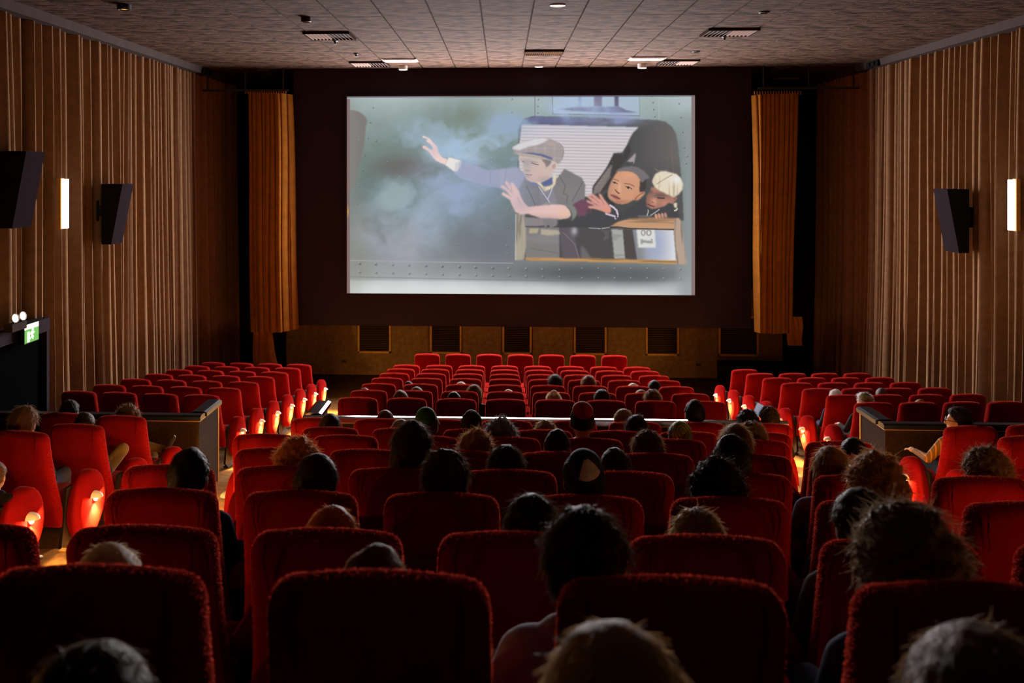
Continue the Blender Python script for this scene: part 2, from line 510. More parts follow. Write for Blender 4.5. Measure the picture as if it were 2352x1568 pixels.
# ------------------------------------------------------------------ barriers between back and front seats
def build_barriers():
    zt = -2.40
    zf = ramp(Y_BAR + 0.12) - 0.02
    def barrier(xa, xb, label, returns, capm):
        e = empty('barrier', ((xa + xb) / 2, Y_BAR, zf)); tag(e, label, 'barrier', 'carpeted crash barriers')
        b = Vector(e.location)
        def rel(*p): return tuple(Vector(p) - b)
        m = MB(); m.box2(rel(xa, Y_BAR - 0.02, zf), rel(xb, Y_BAR + 0.10, zt - 0.05))
        obj('panel', m, M_BARRIER, e)
        def capbox(x0, x1, y0, y1, axis):
            c = MB()
            if axis == 0:
                c.prism([(y0 - b.y, zt - 0.05 - b.z), (y1 - b.y, zt - 0.05 - b.z), (y1 - b.y, zt - 0.012 - b.z), (y1 - 0.03 - b.y, zt - b.z), (y0 + 0.03 - b.y, zt - b.z), (y0 - b.y, zt - 0.012 - b.z)], 0, x0 - b.x, x1 - b.x)
            else:
                c.prism([(x0 - b.x, zt - 0.05 - b.z), (x1 - b.x, zt - 0.05 - b.z), (x1 - b.x, zt - 0.012 - b.z), (x1 - 0.03 - b.x, zt - b.z), (x0 + 0.03 - b.x, zt - b.z), (x0 - b.x, zt - 0.012 - b.z)], 1, y0 - b.y, y1 - b.y)
            return c
        obj('cap', capbox(xa - 0.02, xb + 0.02, Y_BAR - 0.045, Y_BAR + 0.105, 0) if capm is M_CAPD else capbox(xa - 0.02, xb + 0.02, Y_BAR - 0.03, Y_BAR + 0.075, 0), capm, e)
        el = MB(); el.box2(rel(xa, Y_BAR - 0.028, zt - 0.062), rel(xb, Y_BAR - 0.02, zt - 0.048)); obj('edge_strip', el, M_EDGE, e)
        for s in returns:
            x0 = xa if s < 0 else xb - 0.10
            r = MB(); r.box2(rel(x0, Y_BAR + 0.1, zf - 0.12), rel(x0 + 0.10, Y_BAR + 0.62, zt - 0.05)); obj('return_panel', r, M_BARRIER, e)
            obj('return_cap', capbox(x0 - 0.03, x0 + 0.13, Y_BAR + 0.14, Y_BAR + 0.66, 1), capm, e)
            xs = x0 if s < 0 else x0 + 0.10
            k = MB(); k.box2(rel(xs - 0.008, Y_BAR - 0.02, zt - 0.064), rel(xs + 0.008, Y_BAR + 0.63, zt - 0.046))
            k.box2(rel(xs - 0.008, Y_BAR + 0.61, zf - 0.05), rel(xs + 0.008, Y_BAR + 0.63, zt - 0.05)); obj('corner_strip', k, M_EDGE, e)
    barrier(-1.93, 2.72, 'low carpeted barrier with shiny cap in front of the centre seats', (-1,), M_CAP)
    barrier(WL + 0.25, -2.99, 'low brown barrier with blue-black cap beside the left aisle', (1,), M_CAPD)
    barrier(3.65, WR - 0.25, 'low brown barrier with blue-black cap beside the right aisle', (-1,), M_CAPD)
build_barriers()

# ------------------------------------------------------------------ wall speakers, tube lamps, exit doorway
def build_wall_things():
    def speaker(side, y, zt, h, ln, label):
        s = 1 if side < 0 else -1
        xw = (WL + 0.16) if side < 0 else (WR - 0.16)
        e = empty('wall_speaker', (xw, y, zt - h)); tag(e, label, 'speaker', 'surround speakers on the side walls')
        m = MB(); m.prism([(0.0, 0.0), (0.13 * s, 0.0), (0.30 * s, h), (0.0, h)], 1, -ln / 2, ln / 2); obj('cabinet', m, M_BLACK, e)
        g = MB(); n = Vector((h, 0, -0.17 * s)).normalized() * 0.012 * 1
        off = Vector((0.014 * s, 0, -0.003))
        a, b = Vector((0.13 * s, 0, 0.0)) + off, Vector((0.30 * s, 0, h)) + off
        g.add([(a.x, -ln / 2, a.z), (a.x, ln / 2, a.z), (b.x, ln / 2, b.z), (b.x, -ln / 2, b.z),
               (a.x - 0.013 * s, -ln / 2, a.z), (a.x - 0.013 * s, ln / 2, a.z), (b.x - 0.013 * s, ln / 2, b.z), (b.x - 0.013 * s, -ln / 2, b.z)],
              [(0, 1, 2, 3), (4, 7, 6, 5), (0, 4, 5, 1), (1, 5, 6, 2), (2, 6, 7, 3), (3, 7, 4, 0)])
        obj('grille', g, M_GREY, e)
        k = MB(); k.box((-0.06 * s, 0, h * 0.55), (0.12, 0.10, 0.16)); k.box((-0.12 * s, 0, h * 0.55), (0.02, 0.18, 0.30)); obj('bracket', k, M_STEEL, e)
    speaker(-1, 11.30, 0.245, 0.90, 0.46, 'large black wedge speaker on the left curtain at the frame edge')
    speaker(-1, 14.15, -0.175, 0.88, 0.42, 'black wedge speaker on the left curtain beside the tube lamp')
    speaker(1, 14.75, -0.25, 0.93, 0.46, 'black wedge speaker on the right wall curtain')
    for side, x, y, zt, h in ((-1, WL + 0.16, 12.72, -0.093, 0.655), (1, WR - 0.16, 13.3, -0.10, 0.675)):
        e = empty('tube_lamp', (x, y, zt - h)); tag(e, 'glowing white vertical tube lamp on the %s curtain' % ('left' if side < 0 else 'right'), 'lamp', 'vertical tube lamps')
        s = -side
        m = MB(); m.box((-0.045 * s, 0, h / 2), (0.05, 0.10, h + 0.02)); obj('back_plate', m, M_STAGE_TRIM, e)
        t = MB(); t.lathe([(0.0, 0), (0.042, 0.0), (0.046, 0.01), (0.046, h - 0.01), (0.042, h), (0.0, h)], 16); obj('tube', t, M_TUBE, e, (0.02 * s, 0, 0), smooth=False)
    # exit doorway in the left wall
    e = empty('door_1', (WL + 0.2, 11.4, floor_z(12.1))); tag(e, kind='structure')
    zt = -1.84 - e.location.z
    m = MB(); m.box((-0.04, 0.0, zt / 2 - 0.1), (0.06, 1.25, zt - 0.15)); obj('door_leaf', m, M_DOOR, e)
    m = MB(); m.box((0, 0.66, zt / 2), (0.12, 0.07, zt)); obj('jamb', m, M_SURROUND, e)
    m = MB(); m.box((0, -0.66, zt / 2), (0.12, 0.07, zt)); obj('jamb', m, M_SURROUND, e)
    m = MB(); m.box((0, 0.0, zt - 0.075), (0.13, 1.40, 0.15)); obj('lintel', m, M_SURROUND, e)
    m = MB(); m.box((0.07, 0.0, zt - 0.155), (0.006, 1.2, 0.01)); obj('lintel_edge', m, M_TRIM, e)
    # illuminated exit sign: green field with a white running figure
    x0 = WL + 0.36
    g = empty('exit_sign', (x0, 11.42, -2.035)); tag(g, 'green running-figure exit sign over the left doorway', 'sign')
    m = MB(); m.box((-0.03, 0, 0.11), (0.06, 0.36, 0.235)); obj('housing', m, M_BLACK, g)
    mg = mat('exit_green', (0.05, 0.25, 0.03, 1), emit=(0.12, 0.42, 0.06, 1), estr=0.8)
    mw = mat('exit_white', (0.9, 0.9, 0.8, 1), emit=(1, 1, 0.85, 1), estr=1.6)
    m = MB(); m.box((0.004, 0, 0.085), (0.006, 0.34, 0.16)); obj('green_field', m, mg, g)
    m = MB(); m.box((0.004, 0, 0.193), (0.006, 0.34, 0.056)); obj('lit_top_band', m, mw, g)
    m = MB()
    m.lathe([(0, -0.014), (0.012, -0.01), (0.016, 0), (0.012, 0.01), (0, 0.014)], 8, (0.010, 0.012, 0.150))
    for pts, r_ in (([(0.01, 0.006, 0.13), (0.01, -0.008, 0.09)], 0.012), ([(0.01, -0.008, 0.09), (0.01, 0.022, 0.07), (0.01, 0.014, 0.035)], 0.008),
                    ([(0.01, -0.008, 0.09), (0.01, -0.022, 0.06), (0.01, -0.045, 0.05)], 0.008), ([(0.01, 0.006, 0.125), (0.01, 0.035, 0.105), (0.01, 0.05, 0.12)], 0.007),
                    ([(0.01, 0.006, 0.125), (0.01, -0.025, 0.12), (0.01, -0.04, 0.10)], 0.007)):
        m.tube(pts, r_, 6)
    m.box((0.009, -0.09, 0.075), (0.006, 0.05, 0.12))
    obj('running_figure', m, mw, g)
    h = empty('emergency_light', (x0 - 0.02, 11.08, -1.84)); tag(h, 'twin round emergency spotlights on the left door lintel', 'lamp')
    m = MB(); m.box((0, 0, 0.045), (0.10, 0.34, 0.09)); obj('battery_box', m, M_TRIM, h)
    for dy in (-0.08, 0.10):
        m = MB(); m.lathe([(0, -0.05), (0.035, -0.04), (0.052, 0.0), (0.055, 0.012), (0.05, 0.014)], 14); o = obj('lamp_head', m, M_WHITE, h, (0.03, dy, 0.15), (0, R(78), R(-20)), smooth=True)
        m = MB(); m.lathe([(0, 0.010), (0.03, 0.012), (0.049, 0.006)], 14); obj('lens', m, mat('lens_white', (1, 1, 1, 1), emit=(1, 0.95, 0.9, 1), estr=0.9), o)
        m = MB(); m.tube([(0.02, dy, 0.08), (0.02, dy, 0.13)], 0.012, 6); obj('stem', m, M_STEEL, h)
build_wall_things()

# ------------------------------------------------------------------ ceiling fittings
def build_ceiling_things():
    zc = CEIL - 0.012
    def C(px, py): return at_z(px, py, CEIL)
    def vent(px, py, w, d, n, label, m_slat, along='x'):
        x, y, z = C(px, py)
        e = empty('ceiling_vent', (x, y, zc - 0.02)); tag(e, label, 'vent', 'ceiling vents')
        f = MB()
        f.box((0, -d / 2, 0), (w, 0.03, 0.03)); f.box((0, d / 2, 0), (w, 0.03, 0.03)); f.box((-w / 2, 0, 0), (0.03, d + 0.03, 0.03)); f.box((w / 2, 0, 0), (0.03, d + 0.03, 0.03))
        obj('frame', f, M_VENT, e)
        b = MB(); b.box((0, 0, 0.012), (w - 0.02, d - 0.02, 0.004)); obj('backing', b, M_BLACK, e)
        s = MB(); s.box((0, 0, 0), (0.006, d - 0.03, 0.030), rot=Matrix.Rotation(R(50), 3, 'Y')); me = s.mesh('slat'); me.materials.append(m_slat)
        s2 = MB(); s2.box((0, 0, 0), (0.006, d - 0.03, 0.030), rot=Matrix.Rotation(R(-50), 3, 'Y')); me2 = s2.mesh('slat'); me2.materials.append(m_slat)
        for k in range(n):
            obj('slat', me if k < n / 2 else me2, None, e, (-w / 2 + w * (k + 0.5) / n, 0, -0.006))
    vent(758, 78, 0.66, 0.66, 12, 'slatted ceiling vent above the left curtain, nearer the camera', M_VSLAT)
    vent(850, 144, 0.66, 0.66, 12, 'slatted ceiling vent at the left, close to the screen', M_VSLAT)
    vent(1675, 70, 0.70, 0.62, 12, 'slatted ceiling vent at the right, nearer the camera', M_VSLAT)
    vent(1557, 140, 0.66, 0.66, 12, 'slatted ceiling vent at the right, close to the screen', M_VSLAT)
    vent(1249, 117, 0.63, 0.50, 18, 'amber slatted return vent in the middle of the ceiling', M_RETURN)
    for px, py, s in ((919, 136, 'left'), (1486, 132, 'right')):
        x, y, z = C(px, py)
        m = MB(); m.box((0, 0, 0), (0.64, 0.46, 0.016)); m.box((0, 0, -0.012), (0.58, 0.40, 0.012)); m.box((0.2, -0.12, -0.02), (0.03, 0.02, 0.008))
        tag(obj('access_panel', m, M_PANEL, None, (x, y, zc - 0.008)), 'pale ceiling access panel in front of the screen, %s of the middle' % s, 'panel', 'ceiling access panels')
    def downlight(px, py, r, mlamp, label, drop=0.0):
        x, y, z = C(px, py)
        e = empty('downlight', (x, y, zc - drop)); tag(e, label, 'downlight', 'ceiling downlights')
        m = MB(); m.lathe([(r * 0.86, drop), (r * 1.12, drop), (r * 1.12, -0.012), (r * 0.9, -0.018), (r * 0.84, 0.0)], 20); obj('trim_ring', m, M_STEEL if mlamp is M_LAMPA else M_WHITE, e, smooth=False)
        m = MB(); m.lathe([(0, -0.004), (r * 0.5, -0.005), (r * 0.86, -0.002), (r * 0.86, 0.01), (0, 0.01)], 20); obj('lens', m, mlamp, e)
    downlight(1281, 9, 0.085, M_LAMPW, 'bright white round downlight at the top of the ceiling')
    downlight(1238, 151, 0.075, M_LAMPW, 'white round downlight just in front of the screen top')
    downlight(926, 149, 0.075, M_LAMPW, 'white surface-mounted downlight left of the screen middle', 0.07)
    downlight(1475, 145, 0.075, M_LAMPW, 'white surface-mounted downlight right of the screen middle', 0.07)
    downlight(285, 8, 0.075, M_LAMPA, 'amber downlight near the left top corner', 0.05)
    downlight(703, 37, 0.06, M_LAMPA, 'dim amber downlight left of the middle ceiling', 0.05)
    downlight(1599, 116, 0.06, M_LAMPA, 'dim amber downlight right of the middle ceiling')
    downlight(1755, 25, 0.06, M_LAMPA, 'faint amber downlight at the right of the ceiling')
    for px, py, lab in ((1664, 82, 'right'), (770, 91, 'left'), (818, 121, 'middle left')):
        x, y, z = C(px, py)
        m = MB(); m.lathe([(0.0, 0.0), (0.04, 0.0), (0.045, -0.012), (0.02, -0.02), (0.012, -0.05), (0.03, -0.055), (0.03, -0.06), (0, -0.062)], 12)
        tag(obj('sprinkler', m, M_STEEL, None, (x, y, zc)), 'small dark sprinkler head on the %s ceiling' % lab, 'sprinkler', 'ceiling sprinklers')
build_ceiling_things()
# ================================================================== the picture on the screen
def build_screen():
    NX, NZ = 700, 400
    xs = np.linspace(797, 1594.5, NX); ys = np.linspace(220.5, 675, NZ)
    PX, PY = np.meshgrid(xs, ys)
    prng = np.random.default_rng(5)
    def blur(a, k):
        k = int(round(k))
        if k < 1: return a
        for _ in range(2):
            for ax in (0, 1):
                pad = [(k, k) if i == ax else (0, 0) for i in range(a.ndim)]
                c = np.cumsum(np.pad(a, pad, 'edge'), axis=ax)
                z = np.zeros_like(np.take(c, [0], ax))
                c = np.concatenate([z, c], ax)
                n = a.shape[ax]
                hi = np.take(c, np.arange(2 * k + 1, 2 * k + 1 + n), ax); lo = np.take(c, np.arange(0, n), ax)
                a = (hi - lo) / (2 * k + 1)
        return a
    def fbm(sx, sy, oct_=4, seed=0):
        r = np.random.default_rng(seed); out = np.zeros((NZ, NX)); amp = 1.0; tot = 0
        for o in range(oct_):
            gx, gy = max(2, int(sx * 2 ** o)), max(2, int(sy * 2 ** o))
            g = r.random((gy + 2, gx + 2))
            u = np.linspace(0, gx, NX); v = np.linspace(0, gy, NZ)
            iu, iv = u.astype(int), v.astype(int); fu, fv = u - iu, v - iv
            fu = fu * fu * (3 - 2 * fu); fv = fv * fv * (3 - 2 * fv)
            a = g[iv][:, iu]; b = g[iv][:, iu + 1]; c = g[iv + 1][:, iu]; d = g[iv + 1][:, iu + 1]
            out += amp * ((a * (1 - fu) + b * fu) * (1 - fv)[:, None] + (c * (1 - fu) + d * fu) * fv[:, None]); tot += amp; amp *= 0.55
        return out / tot
    def mask(poly, soft=0.6):
        poly = np.array(poly, float); m = np.zeros(PX.shape, bool)
        x0, y0 = poly.min(0) - 2; x1, y1 = poly.max(0) + 2
        i0, i1 = np.searchsorted(xs, [x0, x1]); j0, j1 = np.searchsorted(ys, [y0, y1])
        if i1 <= i0 or j1 <= j0: return m.astype(float)
        X, Y = PX[j0:j1, i0:i1], PY[j0:j1, i0:i1]; s = np.zeros(X.shape, bool)
        n = len(poly)
        for i in range(n):
            xa, ya = poly[i]; xb, yb = poly[(i + 1) % n]
            if ya == yb: continue
            c = ((ya > Y) != (yb > Y)) & (X < (xb - xa) * (Y - ya) / (yb - ya) + xa)
            s ^= c
        m[j0:j1, i0:i1] = s
        return blur(m.astype(float), max(1, soft))
    img = np.zeros((NZ, NX, 3))
    def put(m, col, a=1.0):
        nonlocal img
        m = (m * a)[..., None]
        col = np.asarray(col, float)
        img = img * (1 - m) + (col if col.ndim == 3 else col[None, None, :]) * m
    def poly(p, col, soft=0.6, a=1.0): put(mask(p, soft), col, a)
    def gauss(cx, cy, sx, sy): return np.exp(-((PX - cx) / sx) ** 2 - ((PY - cy) / sy) ** 2)
    def line(p, col, w=1.0, a=1.0):
        m = np.zeros(PX.shape)
        for (xa, ya), (xb, yb) in zip(p[:-1], p[1:]):
            dx, dy = xb - xa, yb - ya; L2 = dx * dx + dy * dy + 1e-9
            t = np.clip(((PX - xa) * dx + (PY - ya) * dy) / L2, 0, 1)
            d = np.hypot(PX - xa - t * dx, PY - ya - t * dy)
            m = np.maximum(m, np.clip(w - d + 0.5, 0, 1))
        put(m, col, a)
    def ell(cx, cy, rx, ry, col, a=1.0, rot=0.0, soft=0.35):
        c, s = math.cos(rot), math.sin(rot)
        u = ((PX - cx) * c + (PY - cy) * s) / rx; v = (-(PX - cx) * s + (PY - cy) * c) / ry
        put(np.clip((1 - np.hypot(u, v)) / soft, 0, 1), col, a)
    def tr(pts, ox, oy, sc): return [(ox + x / sc, oy + y / sc) for x, y in pts]
    # --- painted carriage side
    stops = [(220, (166, 181, 180)), (260, (150, 165, 163)), (330, (120, 135, 130)), (420, (112, 128, 124)), (520, (116, 126, 128)), (590, (128, 134, 136)), (600, (140, 143, 143)), (642, (158, 161, 161)), (648, (192, 196, 196)), (676, (212, 214, 214))]
    yy = [s[0] for s in stops]
    for c in range(3): img[..., c] = np.interp(ys, yy, [s[1][c] for s in stops])[:, None]
    n1 = fbm(6, 4, 4, 1); n2 = fbm(16, 10, 4, 2)
    img += ((n1 - 0.5) * 26 + (n2 - 0.5) * 14)[..., None]
    put(gauss(1050, 270, 90, 40), (110, 122, 108), 0.6); put(gauss(1100, 330, 50, 30), (112, 124, 108), 0.5)
    put(gauss(830, 560, 26, 90), (140, 138, 122), 0.6)
    put(gauss(1330, 625, 170, 26), (86, 90, 92), 0.9); put(gauss(1470, 630, 110, 22), (92, 96, 98), 0.8)
    put(gauss(1130, 560, 90, 60), (110, 114, 124), 0.8)
    put(np.clip((PX - 1545) / 30, 0, 1) * np.clip((PY - 240) / 60, 0, 1), (146, 152, 154), 0.8)
    put(np.clip((PX - 1500) / 60, 0, 1) * np.clip((270 - PY) / 30, 0, 1), (176, 186, 190), 0.7)
    # dark opening on the far left and dark patch behind the smoke
    poly([(797, 251), (812, 252), (826, 256), (838, 265), (845, 276), (841, 290), (839, 312), (837, 330), (833, 350), (827, 372), (822, 395), (816, 420), (806, 440), (797, 446)], (126, 121, 118), 1.2)
    put(gauss(925, 385, 58, 26) * (0.6 + 0.8 * n2), (108, 102, 98), 0.95); put(gauss(960, 392, 60, 14), (104, 102, 102), 0.5)
    # --- rivets
    def rivet(x, y, r=2.4, a=0.8):
        ell(x, y, r, r * 0.9, (84, 92, 92), a, 0, 0.5); ell(x - r * 0.5, y - r * 0.5, r * 0.6, r * 0.5, (186, 192, 192), 0.5)
    for i in range(13):
        rivet(827 + i * 38.5 - (i % 2), 607 + i * 1.1, 4.2, 0.75 if i < 9 else 0.5); rivet(827 + i * 38.5, 627 + i * 0.8, 4.0, 0.5)
    for i in range(7): rivet(1340 + i * 37, 616, 3.5, 0.35); rivet(1340 + i * 37, 638, 3.5, 0.35)
    for p in [(858, 247), (852, 281), (846, 317), (865, 324), (838, 357), (834, 391), (826, 429), (821, 469), (1018, 288), (1179, 228), (1178, 259), (1176, 293), (1175, 328), (1239, 229), (1238, 245), (1238, 260), (1498, 222), (1500, 237), (1502, 253), (1504, 269), (1559, 240), (1563, 271), (1567, 305), (1571, 340), (1577, 360), (1575, 376), (1171, 481), (1170, 523), (1167, 564)]: rivet(*p)
    for k in range(70): rivet(820 + prng.random() * 370, 235 + prng.random() * 350, 1.0 + prng.random() * 1.8, 0.25)
    line([(1231, 221), (1231, 268)], (100, 105, 108), 0.8, 0.8); line([(1513, 221), (1514, 275)], (186, 190, 188), 0.8, 0.6)
    line([(797, 599), (960, 602), (1180, 604)], (180, 184, 184), 0.8, 0.7); line([(797, 637), (1000, 640), (1180, 643), (1330, 645)], (120, 122, 122), 1.0, 0.6)
    # --- roof vent
    poly([(1272, 221), (1468, 221), (1469, 266), (1272, 262)], (168, 186, 200), 1)
    for a, b, c in ((1366, 1384, (106, 92, 112)), (1412, 1422, (92, 84, 104)), (1330, 1337, (132, 146, 176))): poly([(a, 218), (b, 218), (b, 246), (a, 246)], c)
    poly([(1276, 252), (1330, 246), (1423, 246), (1440, 254), (1466, 260), (1380, 259)], (112, 110, 138), 1)
    line([(1271, 221), (1272, 262), (1400, 265), (1470, 267)], (96, 100, 108), 0.7); line([(1469, 221), (1470, 267)], (120, 122, 124), 0.6, 0.6)
    # --- carriage window
    win = [(1193, 330), (1193, 300), (1197, 285), (1206, 274), (1226, 268), (1300, 269), (1400, 272), (1510, 277), (1528, 281), (1542, 292), (1551, 308), (1556, 335), (1561, 380), (1566, 440), (1569, 505), (1400, 540), (1190, 520), (1192, 400)]
    wm = mask(win, 1)
    put(wm, (80, 79, 79))
    put(wm * np.clip((PX - 1440) / 120, 0, 1) * 0.55 * np.clip((460 - PY) / 100, 0.3, 1), (132, 128, 126))
    put(wm * np.clip((300 - PY) / 20, 0, 1) * np.clip((1400 - PX) / 80, 0, 1), (106, 108, 146), 0.9)
    line([(1194, 335), (1194, 300), (1198, 285), (1207, 274), (1226, 268)], (90, 94, 116), 1.0, 0.7)
    blind = [(1201, 286), (1466, 293), (1455, 304), (1446, 320), (1441, 333), (1430, 350), (1412, 352), (1400, 375), (1385, 400), (1366, 425), (1362, 450), (1335, 452), (1196, 430), (1194, 340)]
    bm_ = mask(blind, 0.8)
    put(bm_, (208, 201, 203))
    put(bm_ * np.clip((330 - PY) / 40, 0, 1), (200, 198, 212), 0.7)
    ln = ((PY - 286 - (PX - 1200) * 0.018) % 7.1)
    put(bm_ * np.clip(1.15 - np.abs(ln - 1.2), 0, 1), (158, 150, 158), 0.75)
    # door frame and fittings right of the blind
    poly([(1411, 352), (1432, 357), (1438, 340), (1446, 330), (1450, 350), (1420, 395), (1404, 430), (1362, 452), (1363, 428), (1396, 385)], (70, 67, 67), 0.8)
    poly([(1398, 386), (1408, 378), (1402, 405), (1380, 440), (1364, 448), (1366, 430)], (128, 120, 116), 1)
    line([(1404, 405), (1376, 444)], (150, 116, 102), 0.9, 0.6)
    for k in range(8): ell(1408 - k * 5.0, 372 + k * 8, 1.6, 1.2, (165, 160, 160), 0.6)
    poly([(1459, 352), (1461, 356), (1457, 376), (1452, 373), (1441, 371), (1450, 362)], (164, 154, 160), 0.6)
    ell(1453, 373, 2, 1.5, (70, 66, 68)); line([(1541, 330), (1546, 400)], (128, 104, 96), 1.5, 0.5)
    # --- lower window: wooden frame, glass, paper number
    W = lambda p: tr(p, 1100, 420, 4.612)
    poly(W([(490, 340), (850, 340), (1400, 400), (2070, 400), (2090, 830), (490, 810)]), (84, 80, 82))
    poly(W([(505, 470), (860, 470), (860, 800), (505, 800)]), (128, 126, 125), 1.0)
    poly(W([(505, 560), (850, 545), (845, 640), (505, 620)]), (138, 136, 136), 2, 0.6); line(W([(560, 690), (840, 740)]), (108, 106, 106), 1.5, 0.5)
    poly(W([(550, 480), (645, 480), (630, 535), (540, 530)]), (178, 164, 142)); poly(W([(665, 485), (850, 500), (900, 540), (760, 555), (670, 545)]), (178, 166, 148))
    poly(W([(860, 480), (990, 470), (1040, 640), (1075, 790), (1060, 800), (900, 790)]), (98, 92, 98), 1.2)
    line(W([(900, 520), (1020, 640), (1068, 790)]), (128, 118, 124), 1.2, 0.8)
    poly(W([(1090, 660), (1130, 690), (1200, 800), (1090, 800)]), (112, 106, 106), 1.5)
    put(mask(W([(1040, 500), (1410, 490), (1420, 640), (1060, 640)]), 2) * (n2 > 0.52), (108, 104, 104), 0.5)
    poly(W([(1410, 485), (1530, 490), (1558, 803), (1440, 800)]), (166, 167, 162))
    put(mask(W([(1410, 485), (1530, 490), (1558, 803), (1440, 800)])) * (fbm(8, 60, 2, 9) > 0.55), (140, 142, 138), 0.6)
    poly(W([(1530, 488), (1630, 488), (1660, 805), (1556, 803)]), (82, 77, 76))
    gm = mask(W([(1630, 488), (2060, 490), (2090, 845), (1680, 805)]), 0.7)
    g = np.clip((PX - 1460) / 90, 0, 1)
    put(gm, np.stack([135 + 85 * g, 138 + 82 * g, 146 + 80 * g], -1)); put(gm * gauss(1505, 560, 26, 40), (152, 166, 200), 0.7)
    put(gm * gauss(1470, 590, 10, 60), (132, 132, 132), 0.7)
    poly(W([(1672, 488), (1862, 488), (1875, 682), (1690, 680)]), (216, 216, 212))
    # the number 81 lying on its side
    cx1, cy1 = W([(1742, 523)])[0]; cx2, cy2 = W([(1800, 523)])[0]
    for cx, r_ in ((cx1, 6.2), (cx2, 7.4)):
        ell(cx, cy1, r_, 8.2, (160, 158, 158), 1, 0, 0.2); ell(cx, cy1, r_ * 0.45, 4.6, (214, 214, 210), 1, 0, 0.2)
    poly(W([(1715, 588), (1733, 588), (1735, 602), (1838, 606), (1842, 632), (1735, 628), (1736, 642), (1717, 640)]), (150, 148, 148))
    line(W([(1838, 598), (1826, 590)]), (150, 148, 148), 1.2)
    def wood(p, col, horiz, seed):
        m = mask(W(p)); put(m, col)
        t = fbm(8, 90, 3, seed) if horiz else fbm(140, 6, 3, seed)
        put(m * np.clip((t - 0.48) * 5, 0, 1), [c * 0.68 for c in col], 0.7)
    wood([(400, 330), (492, 330), (512, 460), (508, 690), (490, 812), (395, 816)], (172, 162, 146), False, 31)
    line(W([(404, 335), (400, 812)]), (196, 200, 206), 0.8, 0.8)
    poly(W([(490, 360), (680, 372), (700, 440), (640, 462), (500, 462)]), (138, 132, 134), 1)
    wood([(1385, 455), (1480, 402), (1600, 370), (1850, 355), (2110, 365), (2135, 400), (2065, 492), (1590, 480)], (196, 152, 118), True, 32)
    wood([(2070, 368), (2112, 366), (2140, 410), (2192, 852), (2092, 850), (2062, 490)], (182, 158, 140), False, 33)
    wood([(505, 788), (1200, 796), (2088, 812), (2090, 848), (1200, 830), (505, 818)], (196, 150, 96), True, 34)
    line(W([(505, 458), (850, 462), (1180, 462)]), (78, 78, 82), 1.0, 0.8); line(W([(1160, 468), (1480, 462), (1600, 478), (2060, 488)]), (60, 58, 60), 1.2)
    line(W([(1170, 472), (1290, 480)]), (170, 172, 176), 1.0); line(W([(1310, 478), (1390, 466)]), (176, 178, 180), 1.0)
    put(gauss(*W([(1020, 505)])[0], 7, 10), (190, 190, 196), 0.8)
    # --- the dark-coated bodies behind the frame
    poly(W([(960, 300), (1100, 290), (1330, 240), (1420, 240), (1480, 330), (1760, 150), (1900, 240), (2080, 180), (2110, 300), (2125, 365), (1850, 358), (1600, 372), (1480, 405), (1385, 462), (1180, 470), (850, 462), (870, 380), (1000, 400)]), (74, 74, 76), 1)
    # --- boy in cap: coat
    B = lambda p: tr(p, 1140, 400, 8.4)
    coat = [(1048, 374), (1062, 369), (1092, 380), (1122, 392), (1160, 388), (1190, 384), (1212, 404), (1240, 424), (1272, 420), (1290, 400), (1298, 388), (1318, 398), (1338, 408), (1346, 424), (1345, 448), (1344, 464), (1330, 476), (1300, 476), (1250, 478), (1216, 478), (1206, 500), (1196, 470), (1178, 448), (1150, 432), (1110, 424), (1066, 412), (1046, 398)]
    cm = mask(coat, 0.9)
    u = np.clip((PX - 1080) / 170, 0, 1)
    put(cm, np.stack([160 - 36 * u, 166 - 44 * u, 192 - 66 * u], -1))
    put(cm * np.clip((n2 - 0.45) * 3, 0, 1), (112, 110, 114), 0.3)
    put(cm * gauss(1300, 440, 50, 40), (134, 129, 127), 0.7)
    for p in (B([(600, 230), (690, 400), (770, 590)]), B([(1230, 20), (1350, 230), (1310, 370), (1400, 400), (1370, 540)]), B([(1690, 140), (1600, 300), (1480, 530)])): line(p, (92, 90, 92), 1.0, 0.6)
    poly(B([(840, 230), (960, 320), (1080, 270), (1120, 300), (1150, 420), (1190, 560), (900, 600), (870, 420)]), (138, 134, 146), 1)
    for k in range(9): line(B([(900, 400 + k * 20), (1000, 410 + k * 20)]), (116, 112, 124), 0.6, 0.5)
    poly(B([(860, 150), (1100, 50), (1112, 190), (940, 240)]), (96, 106, 144)); poly(B([(600, 140), (800, 150), (860, 220), (700, 200)]), (118, 128, 168), 1)
    poly(B([(775, 140), (830, 135), (935, 245), (1050, 225), (1112, 190), (1120, 0), (1155, 0), (1168, 100), (1160, 190), (1080, 275), (960, 328), (860, 225)]), (224, 208, 180))
    poly(B([(890, 260), (960, 250), (970, 325), (930, 315)]), (188, 180, 172)); line(B([(840, 240), (950, 400), (1050, 550)]), (206, 206, 208), 0.8); line(B([(1112, 240), (1060, 370), (1010, 480)]), (206, 206, 208), 0.8)
    poly(B([(900, 600), (940, 555), (1040, 540), (1140, 560), (1230, 590)]), (146, 144, 142), 1)
    # head of the boy
    H = lambda p: tr(p, 1160, 300, 11.76)
    face = H([(390, 700), (500, 720), (900, 770), (1110, 770), (1140, 990), (1220, 960), (1310, 870), (1400, 860), (1440, 930), (1420, 1010), (1350, 1080), (1260, 1100), (1210, 1100), (1310, 1100), (1290, 1200), (1200, 1300), (1010, 1400), (860, 1400), (740, 1385), (620, 1330), (560, 1200), (520, 1050), (515, 900), (480, 830), (400, 800)])
    fm = mask(face, 0.7); put(fm, (206, 182, 174))
